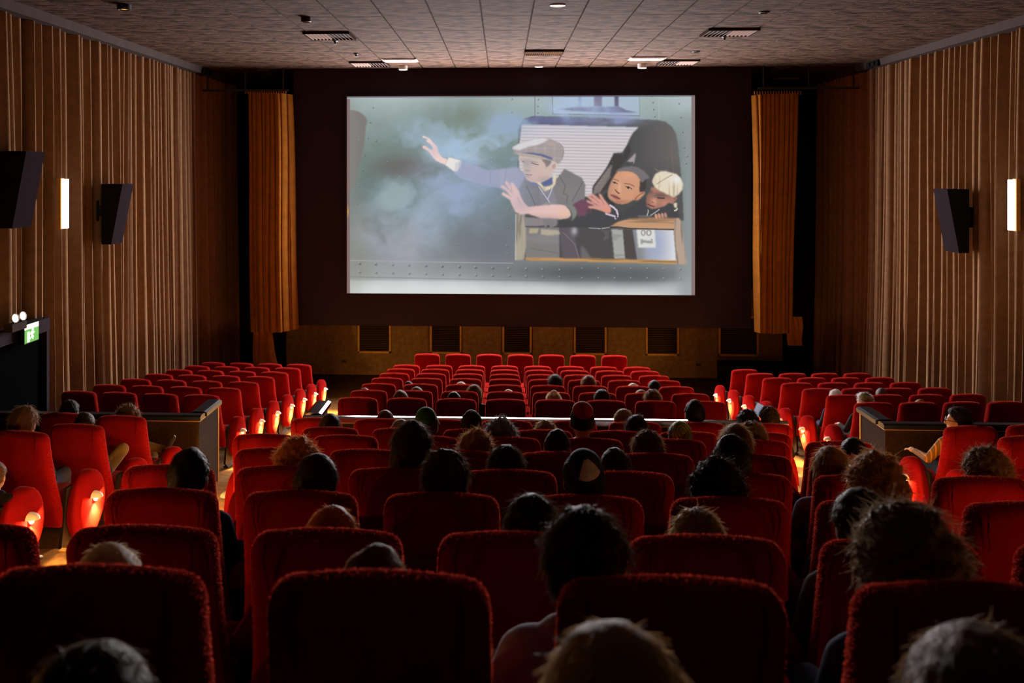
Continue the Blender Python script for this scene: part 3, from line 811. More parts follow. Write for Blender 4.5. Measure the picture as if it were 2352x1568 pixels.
    put(fm * gauss(1212, 373, 16, 12), (168, 160, 162), 0.85); put(fm * gauss(1212, 400, 10, 22), (176, 172, 176), 0.6); put(fm * gauss(1238, 404, 14, 10), (212, 176, 176), 0.7); put(fm * gauss(1255, 412, 22, 8), (176, 160, 156), 0.7)
    poly(H([(1000, 760), (1290, 800), (1255, 900), (1200, 950), (1140, 1000), (1110, 900)]), (136, 124, 122), 1.0)
    line(H([(740, 870), (840, 905), (930, 925)]), (104, 90, 92), 0.9); line(H([(510, 830), (545, 850)]), (110, 100, 108), 0.9); line(H([(720, 830), (900, 860)]), (150, 138, 138), 1.2, 0.6)
    line(H([(575, 1060), (640, 1085), (700, 1075)]), (160, 138, 132), 1.0, 0.8); line(H([(595, 1185), (660, 1195), (745, 1195)]), (150, 112, 112), 0.9); line(H([(620, 1240), (700, 1250)]), (176, 150, 148), 1.0, 0.7)
    ell(*H([(1345, 960)])[0], 5, 7, (178, 150, 150), 0.8, 0.3); line(H([(1310, 880), (1400, 870), (1430, 940), (1400, 1020)]), (222, 190, 182), 0.8)
    cap = H([(225, 455), (420, 345), (620, 285), (830, 230), (1050, 197), (1250, 222), (1450, 320), (1580, 440), (1615, 540), (1605, 680), (1530, 830), (1465, 905), (1380, 850), (1250, 800), (1110, 755), (900, 770), (650, 720), (450, 690), (350, 630), (215, 622), (310, 590), (240, 510)])
    km = mask(cap, 0.7)
    put(km, (174, 164, 165)); put(km * ((np.sin(PX * 2.9) * np.sin(PY * 2.9)) > 0.1), (140, 126, 124), 0.55)
    put(mask(H([(225, 455), (420, 345), (830, 232), (1050, 200), (1210, 240), (1060, 330), (880, 395), (640, 440), (420, 530), (260, 500)]), 1.2), (222, 220, 224), 0.85)
    put(mask(H([(1100, 300), (1220, 270), (1420, 380), (1500, 430), (1200, 420)]), 1.5), (190, 168, 160), 0.5)
    poly(H([(450, 600), (780, 600), (1050, 640), (1320, 740), (1290, 790), (1000, 690), (700, 640)]), (96, 102, 140), 0.9); line(H([(1480, 330), (1600, 460), (1610, 600), (1560, 780)]), (128, 124, 130), 1.0, 0.6)
    poly(H([(330, 605), (520, 625), (760, 650), (1000, 700), (1110, 752), (900, 770), (640, 718), (440, 685)]), (194, 180, 168), 0.7)
    for k in range(24): line(H([(420 + k * 28, 630 + k * 4), (450 + k * 28, 670 + k * 4)]), (150, 136, 128), 0.5, 0.6)
    # waving left arm: cuff and hand
    A = lambda p: tr(p, 780, 200, 5.6)
    slm = mask([(1060, 368), (1092, 380), (1122, 392), (1160, 388), (1190, 384), (1212, 404), (1190, 440), (1150, 424), (1110, 420), (1066, 408), (1050, 394)], 2)
    put(slm, (158, 162, 186), 0.9); line([(1130, 392), (1128, 424)], (132, 134, 156), 1.2, 0.5); line([(1165, 390), (1160, 425)], (128, 130, 150), 1.2, 0.5)
    cuffm = mask(A([(1410, 905), (1450, 902), (1582, 945), (1565, 1030), (1520, 1090), (1480, 1085), (1365, 1000)]), 0.9); put(cuffm, (230, 226, 222)); line(A([(1565, 950), (1545, 1060)]), (190, 184, 186), 0.9, 0.8)
    hand = [(1070, 635), (1088, 615), (1110, 625), (1180, 660), (1225, 715), (1275, 770), (1290, 840), (1335, 898), (1400, 925), (1372, 1003), (1300, 975), (1240, 940), (1190, 880), (1150, 825), (1085, 785), (1073, 762), (1090, 750), (1115, 755), (1185, 803), (1212, 796), (1180, 740), (1125, 702), (1112, 684), (1135, 676), (1160, 690), (1120, 665), (1080, 655)]
    hm = mask(A(hand), 0.7); put(hm, (236, 208, 206)); put(hm * gauss(1000, 345, 14, 14), (214, 186, 192), 0.6); put(hm * gauss(980, 338, 6, 5), (240, 190, 176), 0.7)
    # second boy's arm
    arm = B([(178, 150), (228, 132), (262, 170), (305, 255), (298, 180), (312, 158), (345, 168), (430, 285), (470, 345), (490, 430), (560, 560), (640, 632), (800, 612), (1000, 590), (1250, 580), (1350, 602), (1440, 700), (1457, 790), (1410, 838), (1250, 862), (1080, 855), (900, 850), (640, 765), (480, 775), (390, 722), (310, 560), (285, 495), (130, 402), (118, 370), (150, 338), (260, 400), (290, 420), (200, 310), (95, 252), (110, 222), (150, 208), (280, 312), (310, 340), (215, 210)])
    am = mask(arm, 0.8); put(am, (224, 190, 186)); put(am * gauss(1200, 470, 22, 20), (196, 170, 180), 0.7); put(am * np.clip((PY - 488) / 12, 0, 1), (196, 166, 158), 0.8); put(am * gauss(1296, 490, 18, 12), (232, 190, 164), 0.7); put(am * gauss(1166, 428, 8, 10), (228, 170, 170), 0.6)
    for p in ([(305, 255), (330, 330)], [(290, 312), (330, 380)], [(265, 400), (310, 440)], [(430, 440), (480, 560)]): line(B(p), (186, 150, 152), 0.9, 0.7)
    poly(B([(1480, 600), (1560, 540), (1650, 490), (1750, 485), (1820, 540), (1880, 610), (1760, 690), (1730, 800), (1590, 812), (1560, 680)]), (112, 78, 94), 0.8)
    for k in range(9): line(B([(1520 + k * 40, 560), (1600 + k * 30, 760)]), (146, 80, 100), 0.7, 0.55); line(B([(1500, 560 + k * 26), (1820, 540 + k * 20)]), (88, 70, 84), 0.6, 0.4)
    poly(B([(1375, 600), (1480, 596), (1540, 640), (1575, 720), (1560, 800), (1470, 905), (1480, 790), (1430, 680)]), (128, 132, 124), 0.8); line(B([(1440, 690), (1480, 790), (1470, 900)]), (92, 96, 92), 0.9, 0.7)
    # faint ghost hand on the frame
    poly(B([(880, 840), (1200, 850), (1190, 980), (1060, 1040), (1030, 960), (960, 1040), (930, 960), (900, 1020), (880, 930)]), (142, 136, 138), 1.2, 0.8)
    # --- girl
    G = lambda p: tr(p, 1370, 370, 10.69)
    poly(G([(180, 830), (300, 760), (340, 960), (480, 1040), (420, 1100), (250, 980)]), (62, 62, 62))
    gf = G([(470, 330), (540, 240), (750, 235), (900, 262), (1020, 350), (1085, 450), (1080, 560), (1062, 700), (1100, 752), (1165, 740), (1192, 760), (1175, 810), (1100, 890), (1010, 957), (945, 935), (880, 962), (780, 1022), (640, 1052), (480, 1022), (345, 932), (290, 850), (300, 740), (332, 600), (390, 470)])
    gm2 = mask(gf, 0.6); put(gm2, (206, 152, 122))
    put(gm2 * np.clip((1412 - PX) / 22, 0, 1), (168, 128, 112), 0.9); put(gm2 * gauss(1445, 402, 20, 10), (222, 164, 128), 0.7); put(gm2 * gauss(1458, 450, 14, 12), (222, 158, 124), 0.6); put(gm2 * gauss(1420, 463, 30, 5), (168, 112, 92), 0.7); put(gm2 * gauss(1460, 455, 8, 16), (176, 122, 98), 0.35)
    put(gm2 * gauss(1424, 430, 4, 14), (226, 178, 146), 0.7)
    line(G([(470, 700), (520, 760), (570, 785)]), (128, 82, 70), 1.3); ell(*G([(545, 780)])[0], 3.5, 1.6, (112, 68, 60), 0.9, 0.5)
    poly(G([(355, 818), (430, 815), (520, 850), (605, 925), (520, 938), (430, 900)]), (150, 94, 92), 0.6); line(G([(365, 825), (450, 860), (590, 922)]), (104, 64, 64), 0.8)
    for c, rx, ry in (((468, 536), 5.6, 2.2), ((800, 655), 7.4, 2.8)):
        X0, Y0 = G([c])[0]; ell(X0, Y0, rx, ry, (188, 176, 168), 0.9, 0.35); ell(X0 - 1, Y0 - 0.3, rx * 0.5, ry * 1.05, (64, 58, 60), 1, 0.3); line([(X0 - rx, Y0 - ry), (X0, Y0 - ry * 1.1 + 0.5), (X0 + rx, Y0 + ry)], (84, 62, 56), 0.8)
    line(G([(430, 440), (500, 455), (560, 490)]), (140, 100, 84), 1.0, 0.8); line(G([(700, 545), (820, 560), (930, 610)]), (140, 98, 78), 1.2, 0.8)
    line(G([(960, 920), (1060, 820), (1150, 775)]), (146, 92, 70), 1.4, 0.8)
    hr = mask(G([(470, 330), (500, 250), (560, 190), (700, 142), (880, 125), (1010, 150), (1150, 230), (1250, 330), (1305, 412), (1235, 432), (1190, 470), (1150, 520), (1100, 540), (1085, 450), (1020, 345), (900, 262), (750, 235), (540, 245)]), 0.6)
    put(hr, (112, 106, 110)); put(hr * (np.sin((PY + PX * 0.35) * 1.7) > 0.3), (146, 140, 144), 0.5)
    poly(G([(1085, 450), (1110, 540), (1180, 480), (1230, 440), (1220, 640), (1170, 735), (1062, 760), (1075, 560)]), (74, 66, 64), 1)
    gh = B([(1838, 372), (1880, 372), (1960, 440), (2030, 490), (1985, 390), (2005, 368), (2030, 380), (2085, 470), (2150, 555), (2225, 640), (2215, 740), (2150, 752), (2050, 705), (1900, 665), (1800, 652), (1780, 628), (1800, 612), (1880, 605), (1900, 595), (1780, 545), (1750, 512), (1770, 498), (1810, 510), (1900, 560), (1770, 440), (1765, 412), (1800, 408), (1880, 460), (1930, 490), (1830, 400)])
    hm2 = mask(gh, 0.7); put(hm2, (216, 154, 140)); put(hm2 * gauss(1372, 470, 10, 6), (192, 140, 144), 0.6); put(hm2 * gauss(1394, 484, 12, 4), (224, 146, 118), 0.8)
    for p in ([(1900, 560), (1960, 590)], [(1930, 490), (1990, 540)], [(2040, 480), (2090, 580)]): line(B(p), (170, 112, 108), 0.9, 0.7)
    line(G([(350, 1080), (430, 1130), (510, 1210), (530, 1300), (525, 1350)]), (206, 188, 204), 2.2); line(G([(250, 1285), (360, 1320), (470, 1350), (480, 1400)]), (200, 178, 196), 2.2); line(G([(510, 1320), (490, 1380)]), (60, 60, 62), 1.5)
    # --- fair-haired boy
    bf = G([(1345, 640), (1450, 640), (1700, 780), (1830, 850), (1900, 885), (1965, 870), (1970, 900), (1940, 960), (1850, 1045), (1770, 1010), (1660, 1100), (1500, 1150), (1350, 1170), (1240, 1100), (1222, 960), (1250, 830), (1320, 740)])
    fb = mask(bf, 0.6); put(fb, (170, 120, 104)); put(fb * np.clip((1496 - PX) / 14, 0, 1), (120, 88, 84), 0.7); put(fb * gauss(1503, 462, 6, 9), (214, 154, 128), 0.9); put(fb * gauss(1528, 466, 12, 8), (196, 138, 114), 0.7); put(fb * gauss(1515, 448, 18, 6), (96, 82, 84), 0.75); put(fb * gauss(1494, 440, 6, 5), (100, 82, 82), 0.7)
    line(G([(1260, 1050), (1330, 1085), (1420, 1110)]), (96, 62, 60), 1.1); line(G([(1500, 890), (1580, 905), (1660, 900)]), (66, 58, 62), 1.3); ell(*G([(1905, 920)])[0], 3, 3, (136, 98, 90), 0.8); ell(*G([(1385, 1005)])[0], 4, 1.4, (120, 80, 72), 0.7, 0.3)
    bh = mask(G([(1365, 500), (1395, 410), (1455, 305), (1560, 252), (1700, 248), (1850, 290), (1960, 320), (2060, 420), (2112, 560), (2100, 690), (2020, 800), (1900, 880), (1840, 865), (1790, 830), (1700, 800), (1640, 760), (1560, 730), (1500, 690), (1430, 640), (1400, 580)]), 0.8)
    put(bh, (224, 212, 190)); st = fbm(150, 5, 2, 44)
    put(bh * np.clip((st - 0.5) * 5, 0, 1) * np.clip((PY - 400) / 30, 0, 1), (176, 150, 116), 0.75); put(bh * gauss(1552, 412, 14, 10), (236, 240, 244), 0.7); line(G([(1480, 560), (1600, 480), (1750, 390), (1850, 340)]), (140, 122, 98), 0.9, 0.7); line(G([(1440, 190), (1500, 235), (1720, 235)]), (150, 140, 126), 0.7, 0.7)
    for k in range(4): ell(*G([(1465 + k * 75, 1345 - k * 10)])[0], 4.0, 7.5, (206 - 8 * k, 150 - 6 * k, 126), 1.0, -0.25, 0.4)
    poly(G([(1880, 1030), (1960, 1010), (1970, 1120), (1950, 1145), (1905, 1130)]), (222, 212, 184)); line(G([(1910, 1205), (1950, 1195), (1972, 1160)]), (214, 206, 184), 1.6)
    line(G([(1268, 1190), (1272, 1240), (1240, 1330)]), (196, 198, 200), 0.9); line(G([(1540, 1180), (1440, 1250), (1330, 1325)]), (196, 198, 200), 0.8); poly(G([(1010, 1350), (1050, 1325), (1330, 1335), (1340, 1360)]), (132, 132, 130))
    # --- steam
    def warp(a, dx, dy):
        ii = np.clip(np.arange(NX)[None, :] + dx, 0, NX - 1).astype(int); jj = np.clip(np.arange(NZ)[:, None] + dy, 0, NZ - 1).astype(int)
        return a[jj, ii]
    wx = (fbm(9, 6, 4, 61) - 0.5) * 120; wy = (fbm(9, 6, 4, 62) - 0.5) * 100
    sm = blur(warp(fbm(9, 6, 6, 51), wx, wy), 1); sm2 = blur(warp(fbm(16, 11, 5, 52), wx, wy), 1)
    wisp = np.clip((sm - 0.36) * 3.6, 0, 1); wisp2 = np.clip((sm2 - 0.36) * 3.2, 0, 1)
    keep = 1 - np.clip(fm + km + hm + am + cuffm + 0.72 * slm + 0.75 * bm_ + wm * np.clip((PX - 1330) / 40, 0, 1) * np.clip((PY - 300) / 20, 0, 1), 0, 1)
    for cx, cy, sx, sy, col, a, w in ((1090, 345, 95, 38, (178, 205, 228), 1.0, 1), (1060, 350, 60, 24, (186, 212, 232), 0.9, 0), (1040, 322, 70, 44, (162, 186, 212), 0.9, 1), (1075, 420, 110, 45, (160, 174, 206), 0.95, 0), (985, 470, 95, 62, (156, 174, 192), 1.0, 1),
                                      (1080, 450, 75, 60, (150, 166, 198), 0.85, 0), (925, 455, 60, 36, (150, 168, 174), 1.0, 1), (890, 420, 26, 18, (146, 164, 168), 0.9, 1), (960, 300, 66, 34, (150, 172, 184), 0.9, 1), (1012, 262, 14, 26, (158, 182, 202), 1.0, 1), (1040, 256, 11, 20, (164, 190, 210), 1.0, 1),
                                      (925, 560, 60, 46, (162, 164, 174), 0.9, 1), (985, 520, 34, 80, (158, 170, 188), 0.8, 0), (890, 530, 60, 36, (154, 162, 170), 0.9, 1), (1330, 250, 70, 30, (172, 192, 222), 0.9, 1), (1390, 275, 70, 14, (150, 160, 200), 0.8, 1), (1170, 285, 60, 25, (150, 172, 196), 0.9, 1), (1190, 360, 40, 50, (150, 172, 204), 0.6, 1)):
        k = np.clip(gauss(cx, cy, sx, sy) * 1.35, 0, 1)
        put(np.clip(k * (0.12 + 1.05 * wisp) if w else k * (0.40 + 0.5 * wisp2), 0, 1) * keep, col, a)
    put(cm * np.clip((1210 - PX) / 120, 0, 1), (162, 168, 194), 0.35)
    put((1 - keep) * np.clip((1215 - PX) / 60, 0, 1) * (PX < 1215) * (PX > 1150), (190, 190, 206), 0.18)
    put(np.clip((835 - PX) / 45, 0, 1), (146, 146, 140), 0.45)
    put(np.clip((PY - 610) / 50, 0, 1) * np.clip((PX - 1500) / 80, 0, 1), (160, 164, 165), 0.6)
    # bright foot of the picture, unlit margins
    put(gauss(1010, 668, 170, 18), (222, 224, 224), 0.6); put(gauss(1260, 668, 120, 12), (206, 208, 208), 0.5)
    put(np.clip(804.5 - PX, 0, 1) * np.clip((PY - 226), 0, 1), (134, 112, 110)); put(np.clip(PX - 1586, 0, 1), (134, 118, 118)); put(np.clip(224.0 - PY, 0, 1), (84, 96, 112), 0.8); put(np.clip(222 - PY, 0, 1), (150, 120, 120), 0.6)
    put(np.clip(802 - PX, 0, 1) * np.clip(1 - np.abs(PY - 486) / 18, 0, 1), (200, 150, 90), 0.8)
    img = np.clip(img, 0, 255)
    lin = s2l(img / 255.0)
    # screen mesh with the picture as vertex colours
    X = np.linspace(SCR_X0, SCR_X1, NX); Z = np.linspace(SCR_Z1, SCR_Z0, NZ)
    co = np.zeros((NZ, NX, 3)); co[..., 0] = X[None, :]; co[..., 2] = Z[:, None]
    sx, sz = (SCR_X0 + SCR_X1) / 2, SCR_Z0
    co[..., 0] -= sx; co[..., 2] -= sz
    idx = np.arange(NX * NZ).reshape(NZ, NX)
    q = np.stack([idx[:-1, :-1], idx[1:, :-1], idx[1:, 1:], idx[:-1, 1:]], -1).reshape(-1, 4)
    me = bpy.data.meshes.new('picture')
    me.vertices.add(NX * NZ); me.vertices.foreach_set('co', co.reshape(-1).astype(np.float32))
    me.loops.add(q.size); me.loops.foreach_set('vertex_index', q.reshape(-1).astype(np.int32))
    me.polygons.add(len(q)); me.polygons.foreach_set('loop_start', np.arange(0, q.size, 4, dtype=np.int32)); me.polygons.foreach_set('loop_total', np.full(len(q), 4, np.int32))
    me.update(); me.validate()
    at = me.color_attributes.new('film', 'FLOAT_COLOR', 'POINT')
    at.data.foreach_set('color', np.concatenate([lin, np.ones((NZ, NX, 1))], -1).reshape(-1).astype(np.float32))
    m = bpy.data.materials.new('projected_film'); m.use_nodes = True; nt = m.node_tree; nt.nodes.clear()
    a = nt.nodes.new('ShaderNodeAttribute'); a.attribute_name = 'film'
    e = nt.nodes.new('ShaderNodeEmission'); e.inputs['Strength'].default_value = 1.0
    out = nt.nodes.new('ShaderNodeOutputMaterial'); nt.links.new(a.outputs['Color'], e.inputs['Color']); nt.links.new(e.outputs[0], out.inputs['Surface'])
    me.materials.append(m)
    root = empty('cinema_screen', (sx, SCR_Y, SCR_Z0)); tag(root, 'lit cinema screen showing children waving from a steam train', 'screen')
    obj('picture', me, None, root, (0, 0, 0))
    w, h = SCR_X1 - SCR_X0, SCR_Z1 - SCR_Z0
    b = MB(); b.box((0, 0.04, h / 2), (w, 0.05, h)); obj('screen_sheet', b, M_WHITE, root)
    f = MB(); t = 0.035
    f.box((0, 0.02, -t / 2), (w + 2 * t, 0.09, t)); f.box((0, 0.02, h + t / 2), (w + 2 * t, 0.09, t)); f.box((-w / 2 - t / 2, 0.02, h / 2), (t, 0.09, h)); f.box((w / 2 + t / 2, 0.02, h / 2), (t, 0.09, h))
    obj('screen_frame', f, M_SURROUND, root)
build_screen()
# ================================================================== cinema seats
def arc_outline(zb, zt, wfun, rad, crown, nz=6):
    """front view outline of a seat back: width by height, rounded top corners, crowned top"""
    right = [(wfun(zb + (zt - rad - zb) * k / nz), zb + (zt - rad - zb) * k / nz) for k in range(nz + 1)]
    w = wfun(zt)
    cx, cz = w - rad, zt - rad
    arc = [(cx + rad * math.cos(a), cz + rad * math.sin(a)) for a in np.linspace(0.25, PI / 2 - 0.1, 4)]
    top = [(cx * t, zt + crown * (1 - t * t)) for t in (0.75, 0.4, 0.0)]
    half = right + arc + top
    left = [(-x, z) for x, z in half[:-1]][::-1]
    return half + left
def w_back(z):
    return float(np.interp(z, [0.26, 0.36, 0.50, 0.62, 0.80, 0.96], [0.252, 0.250, 0.240, 0.229, 0.225, 0.222]))
def lean(p):
    x, y, z = p
    return (x, y + 0.15 * max(0, (0.96 - z) / 0.68) ** 1.15, z + 0.22 * (y - 0.058))
def rr(w, h, r, cx=0.0, cy=0.0, n=4):
    out = []
    for sx, sy, a0 in ((1, 1, 0), (-1, 1, PI / 2), (-1, -1, PI), (1, -1, 1.5 * PI)):
        for k in range(n + 1):
            a = a0 + PI / 2 * k / n
            out.append((cx + sx * (w / 2 - r) + r * math.cos(a), cy + sy * (h / 2 - r) + r * math.sin(a)))
    return out
CM = {}
def chair_meshes():
    def reg(k, m, mt, smooth=True):
        CM[k] = m.mesh(k, smooth); CM[k].materials.append(mt)
    m = MB(); m.pillow(arc_outline(0.27, 0.946, w_back, 0.050, 0.012), 0.108, 0.044, 'xz', 0.058, 5, 0.008, lean); reg('backrest', m, M_VELVET)
    # velvet pile standing off the rounded edges of the back
    me = CM['backrest']; r = np.random.default_rng(4)
    nf = len(me.polygons); cen = np.zeros(nf * 3); me.polygons.foreach_get('center', cen); cen = cen.reshape(-1, 3)
    nor = np.zeros(nf * 3); me.polygons.foreach_get('normal', nor); nor = nor.reshape(-1, 3); ar = np.zeros(nf); me.polygons.foreach_get('area', ar)
    okf = (np.abs(nor[:, 1]) < 0.85) & (cen[:, 2] > 0.36); pr = ar * okf; pr /= pr.sum()
    vs, fs = [], []
    for fi in r.choice(nf, 3600, p=pr):
        q = [np.array(me.vertices[i].co) for i in me.polygons[fi].vertices]
        a, b = r.random(2); p = (q[0] * (1 - a) + q[1] * a) * (1 - b) + (q[-1] * (1 - a) + q[-2] * a) * b
        d = nor[fi] + r.normal(size=3) * 0.35; d /= np.linalg.norm(d); w = np.cross(d, r.normal(size=3)); w /= np.linalg.norm(w)
        L = r.uniform(0.003, 0.0065); k = len(vs)
        vs += [tuple(p - w * 0.0006), tuple(p + w * 0.0006), tuple(p + d * L)]; fs.append((k, k + 1, k + 2))
    m = MB(); m.add(vs, fs); reg('velvet_pile', m, M_PILE, False)
    for s in (-1, 1):                       # short tucks where the cover is pulled round the top corners
        m = MB()
        pts = [lean((s * (0.165 + 0.006 * math.sin(k * 1.3)), -0.004 - (0.006 if k > 0 else -0.012), 0.952 - 0.036 * k)) for k in range(5)]
        m.tube(pts, 0.0045, 6, r2=0.0012)
        reg('tuck_seam%d' % s, m, M_SEAM)
    m = MB(); m.pillow(rr(0.46, 0.44, 0.06, 0, 0.40), 0.12, 0.045, 'xy', 0.385, 3, 0.012); reg('seat_cushion', m, M_VELVET)
    m = MB(); m.pillow(rr(0.36, 0.07, 0.03, 0.36, 0.545), 0.055, 0.022, 'yz', 0.0, 3); reg('armrest', m, M_VELVET)
    m = MB(); m.prism([(0.16, 0.06), (0.24, 0.0), (0.50, 0.0), (0.46, 0.52), (0.24, 0.52)], 0, -0.012, 0.012); m.box((0, 0.37, 0.008), (0.06, 0.34, 0.016)); reg('side_stand', m, M_STEEL, False)
    # upholstered teardrop end panel beside the aisle
    pts = []
    for k in range(28):
        a = 2 * PI * k / 28
        y = 0.205 * math.cos(a); z = 0.255 * math.sin(a)
        if z < 0: y *= 1 - 0.42 * (z / 0.255) ** 2
        y += 0.10 * z
        pts.append((0.44 + y, 0.335 + z))
    m = MB(); m.pillow(pts, 0.125, 0.045, 'yz', 0.0, 4, 0.006); reg('end_panel', m, M_VELVET)
    m = MB()                               # quarter-dome lamp hood
    n = 10; vs = []; 
    for i in range(6):
        th = PI / 2 * i / 5
        for k in range(n + 1):
            a = PI * k / n
            r_ = 0.042 * math.sin(th) if i else 0.0
            vs.append((0.072 * math.sin(a) * math.sin(th), -0.050 * math.cos(a) * math.sin(th), 0.040 * math.cos(th)))
    fs = [(i * (n + 1) + k, i * (n + 1) + k + 1, (i + 1) * (n + 1) + k + 1, (i + 1) * (n + 1) + k) for i in range(5) for k in range(n)]
    m.add(vs, fs); reg('lamp_hood', m, M_WHITE)
    m = MB(); m.lathe([(0, -0.034), (0.010, -0.030), (0.016, -0.018), (0.017, 0), (0.012, 0.014), (0, 0.018)], 10); reg('lamp_bulb', m, M_BULB)
chair_meshes()
LAMP = bpy.data.lights.new('aisle_lamp', 'POINT')
LAMP.energy = 120.0; LAMP.color = (1.0, 0.50, 0.13); LAMP.shadow_soft_size = 0.011
SPOT = bpy.data.lights.new('aisle_spot', 'SPOT')
SPOT.energy = 150.0; SPOT.color = (1.0, 0.52, 0.13); SPOT.spot_size = R(105); SPOT.spot_blend = 0.6; SPOT.shadow_soft_size = 0.02
SEATS = []
def seat(x, y, z, rz, label, group, end=0, lamp=False, zs=1.0, near=False, xs=1.0):
    """a cinema seat whose back stands at (x, y) on floor height z; end = -1/1 adds the aisle panel on that side"""
    e = empty('cinema_chair', (x, y - 0.10, z), rz); e.scale = (xs, 1, zs)
    tag(e, label, 'seat', group)
    b = obj('backrest', CM['backrest'], None, e)
    tag(obj('velvet_pile', CM['velvet_pile'], None, b), kind='stuff')
    if near:
        obj('tuck_seam', CM['tuck_seam-1'], None, b); obj('tuck_seam', CM['tuck_seam1'], None, b)
    obj('seat_cushion', CM['seat_cushion'], None, e)
    for s in (-1, 1):
        if s == end:
            p = obj('end_panel', CM['end_panel'], None, e, (s * 0.285, 0, 0))
            if lamp:
                h = obj('lamp_hood', CM['lamp_hood'], None, p, (s * 0.064, 0.445, 0.405), (0, 0, 0 if s > 0 else PI))
                obj('lamp_bulb', CM['lamp_bulb'], None, p, (s * 0.080, 0.445, 0.405))
                L = bpy.data.objects.new('aisle_lamp', LAMP); COL.objects.link(L); L.parent = p
                L.location = (s * 0.093, 0.445, 0.397)
                L2 = bpy.data.objects.new('aisle_spot', SPOT); COL.objects.link(L2); L2.parent = p
                L2.location = (s * 0.100, 0.445, 0.366); L2.rotation_euler = (0, R(4) * s, 0)
        else:
            obj('armrest', CM['armrest'], None, e, (s * 0.250, 0, 0))
        obj('side_stand', CM['side_stand'], None, e, (s * 0.250, 0, 0))
    SEATS.append(e)
    return e

S = 0.55
X_EVEN, X_ODD = -1.615, -1.335
# centre block behind the barrier, row H nearest the barrier
for r, k in enumerate('HGFEDCBA'):
    y, zt = ROWS[k]
    even = k in 'HFDB'
    n = 8 if even else 7
    for i in range(n):
        if k == 'A' and i not in (1, 2, 3, 4): continue
        if k == 'B' and i > 6: continue
        if k == 'C' and i > 6: continue
        x = (X_EVEN if even else X_ODD) + S * i
        end = -1 if i == 0 else (1 if i == n - 1 else 0)
        seat(x, y, zt - SEAT_H, 0.0, 'red velvet seat, %s from the left, %s row behind the barrier, centre block' % (ORD[i], ORD[r]),
             'centre seats behind the barrier', end, end != 0 and k in 'BCDEFGH', 1.0, True, 0.95 if k == 'A' else 1.0)
# centre block in front of the barrier: rows 1 (by the stage) to 8
FRONT_Y = {1: 17.27, 2: 16.36, 3: 15.44, 4: 14.52, 5: 13.62, 6: 12.68, 7: 11.74, 8: 10.85}
plinth = MB(); plinth.box2((-1.75, 17.05, ramp(18.1) - 0.05), (2.45, 18.1, -4.18))
tag(obj('row_plinth', plinth, M_CARPET), 'low carpeted plinth carrying the centre seats nearest the stage', 'plinth')
for r in range(1, 9):
    y = FRONT_Y[r]
    n, x0, z = (7, X_ODD, -4.18) if r == 1 else (8, X_EVEN, ramp(y))
    for i in range(n):
        end = -1 if i == 0 else (1 if i == n - 1 else 0)
        seat(x0 + S * i, y, z, 0.0, 'red velvet seat, %s from the left, %s row from the stage, centre block' % (ORD[i], ORD[r - 1]),
             'centre seats in front of the barrier', end, end != 0 and r in (4, 6, 8), 1.0, r == 8)
# side blocks in front of the barrier, rows turned towards the screen
A_SIDE = R(10)
for r in range(1, 8):
    ya = 11.54 + 0.93 * (7 - r)
    for i in range(4):
        d = S * i
        x, y = -3.605 - d * math.cos(A_SIDE), ya + d * math.sin(A_SIDE)
        seat(x, y, ramp(y), -A_SIDE * 0.6, 'red velvet seat, %s from the aisle, %s row from the stage, left block' % (ORD[i], ORD[r - 1]),
             'left seats in front of the barrier', 1 if i == 0 else 0, i == 0, 0.94)
    ya = 11.40 + 0.885 * (7 - r)
    for i in range(1 if r == 1 else 4):
        d = S * i
        x, y = 4.03 - 0.026 * (7 - r) + 0.225 + d * math.cos(A_SIDE), ya + d * math.sin(A_SIDE)
        seat(x, y, ramp(y), A_SIDE * 0.6, 'red velvet seat, %s from the aisle, %s row from the stage, right block' % (ORD[i], ORD[r - 1]),
             'right seats in front of the barrier', -1 if i == 0 else 0, i == 0, 0.95)
# side blocks behind the barrier
for r, k in enumerate('HGFEDCBA'):
    y, zt = ROWS[k]
    for i in range(2 if k == 'H' else 1):
        seat(-3.12 - 0.225 - S * i, y + 0.07 * i, zt - SEAT_H, R(-6), 'red velvet seat, %s from the aisle, %s row behind the barrier, left block' % (ORD[i], ORD[r]),
             'left seats behind the barrier', 1 if i == 0 else 0, i == 0, 1.0, True)
for r, k in enumerate('HGFEDCBA'):
    y, zt = ROWS[k]
    for i in range(2 if k == 'H' else 1):
        seat(3.72 + 0.225 + S * i, y + 0.07 * i, zt - SEAT_H, R(6), 'red velvet seat, %s from the aisle, %s row behind the barrier, right block' % (ORD[i], ORD[r]),
             'right seats behind the barrier', -1 if i == 0 else 0, i == 0, 1.0, True)
# ================================================================== people
HC = Vector((0, 0.225, 0.975))          # head centre of the seated figure (1.085 m to the crown)
HR = (0.074, 0.094, 0.110)
def capsule(mb, a, b, ra, rb, n=12):
    a, b = Vector(a), Vector(b)
    ax = (b - a); L = ax.length; ax.normalize()
    u = ax.cross(Vector((0.31, 0.2, 0.93))); u.normalize(); w = ax.cross(u)
    prof = [(ra * math.cos(t), ra * math.sin(t)) for t in np.linspace(-PI / 2, 0, 5)] + [(rb * math.cos(t), L + rb * math.sin(t)) for t in np.linspace(0, PI / 2, 5)]
    vs = [a + ax * h + u * (max(r, 1e-4) * math.cos(2 * PI * k / n)) + w * (max(r, 1e-4) * math.sin(2 * PI * k / n)) for r, h in prof for k in range(n)]
    fs = [(i * n + k, i * n + (k + 1) % n, (i + 1) * n + (k + 1) % n, (i + 1) * n + k) for i in range(len(prof) - 1) for k in range(n)]
    fs += [tuple(range(n))[::-1], tuple((len(prof) - 1) * n + k for k in range(n))]
    mb.add(vs, fs)
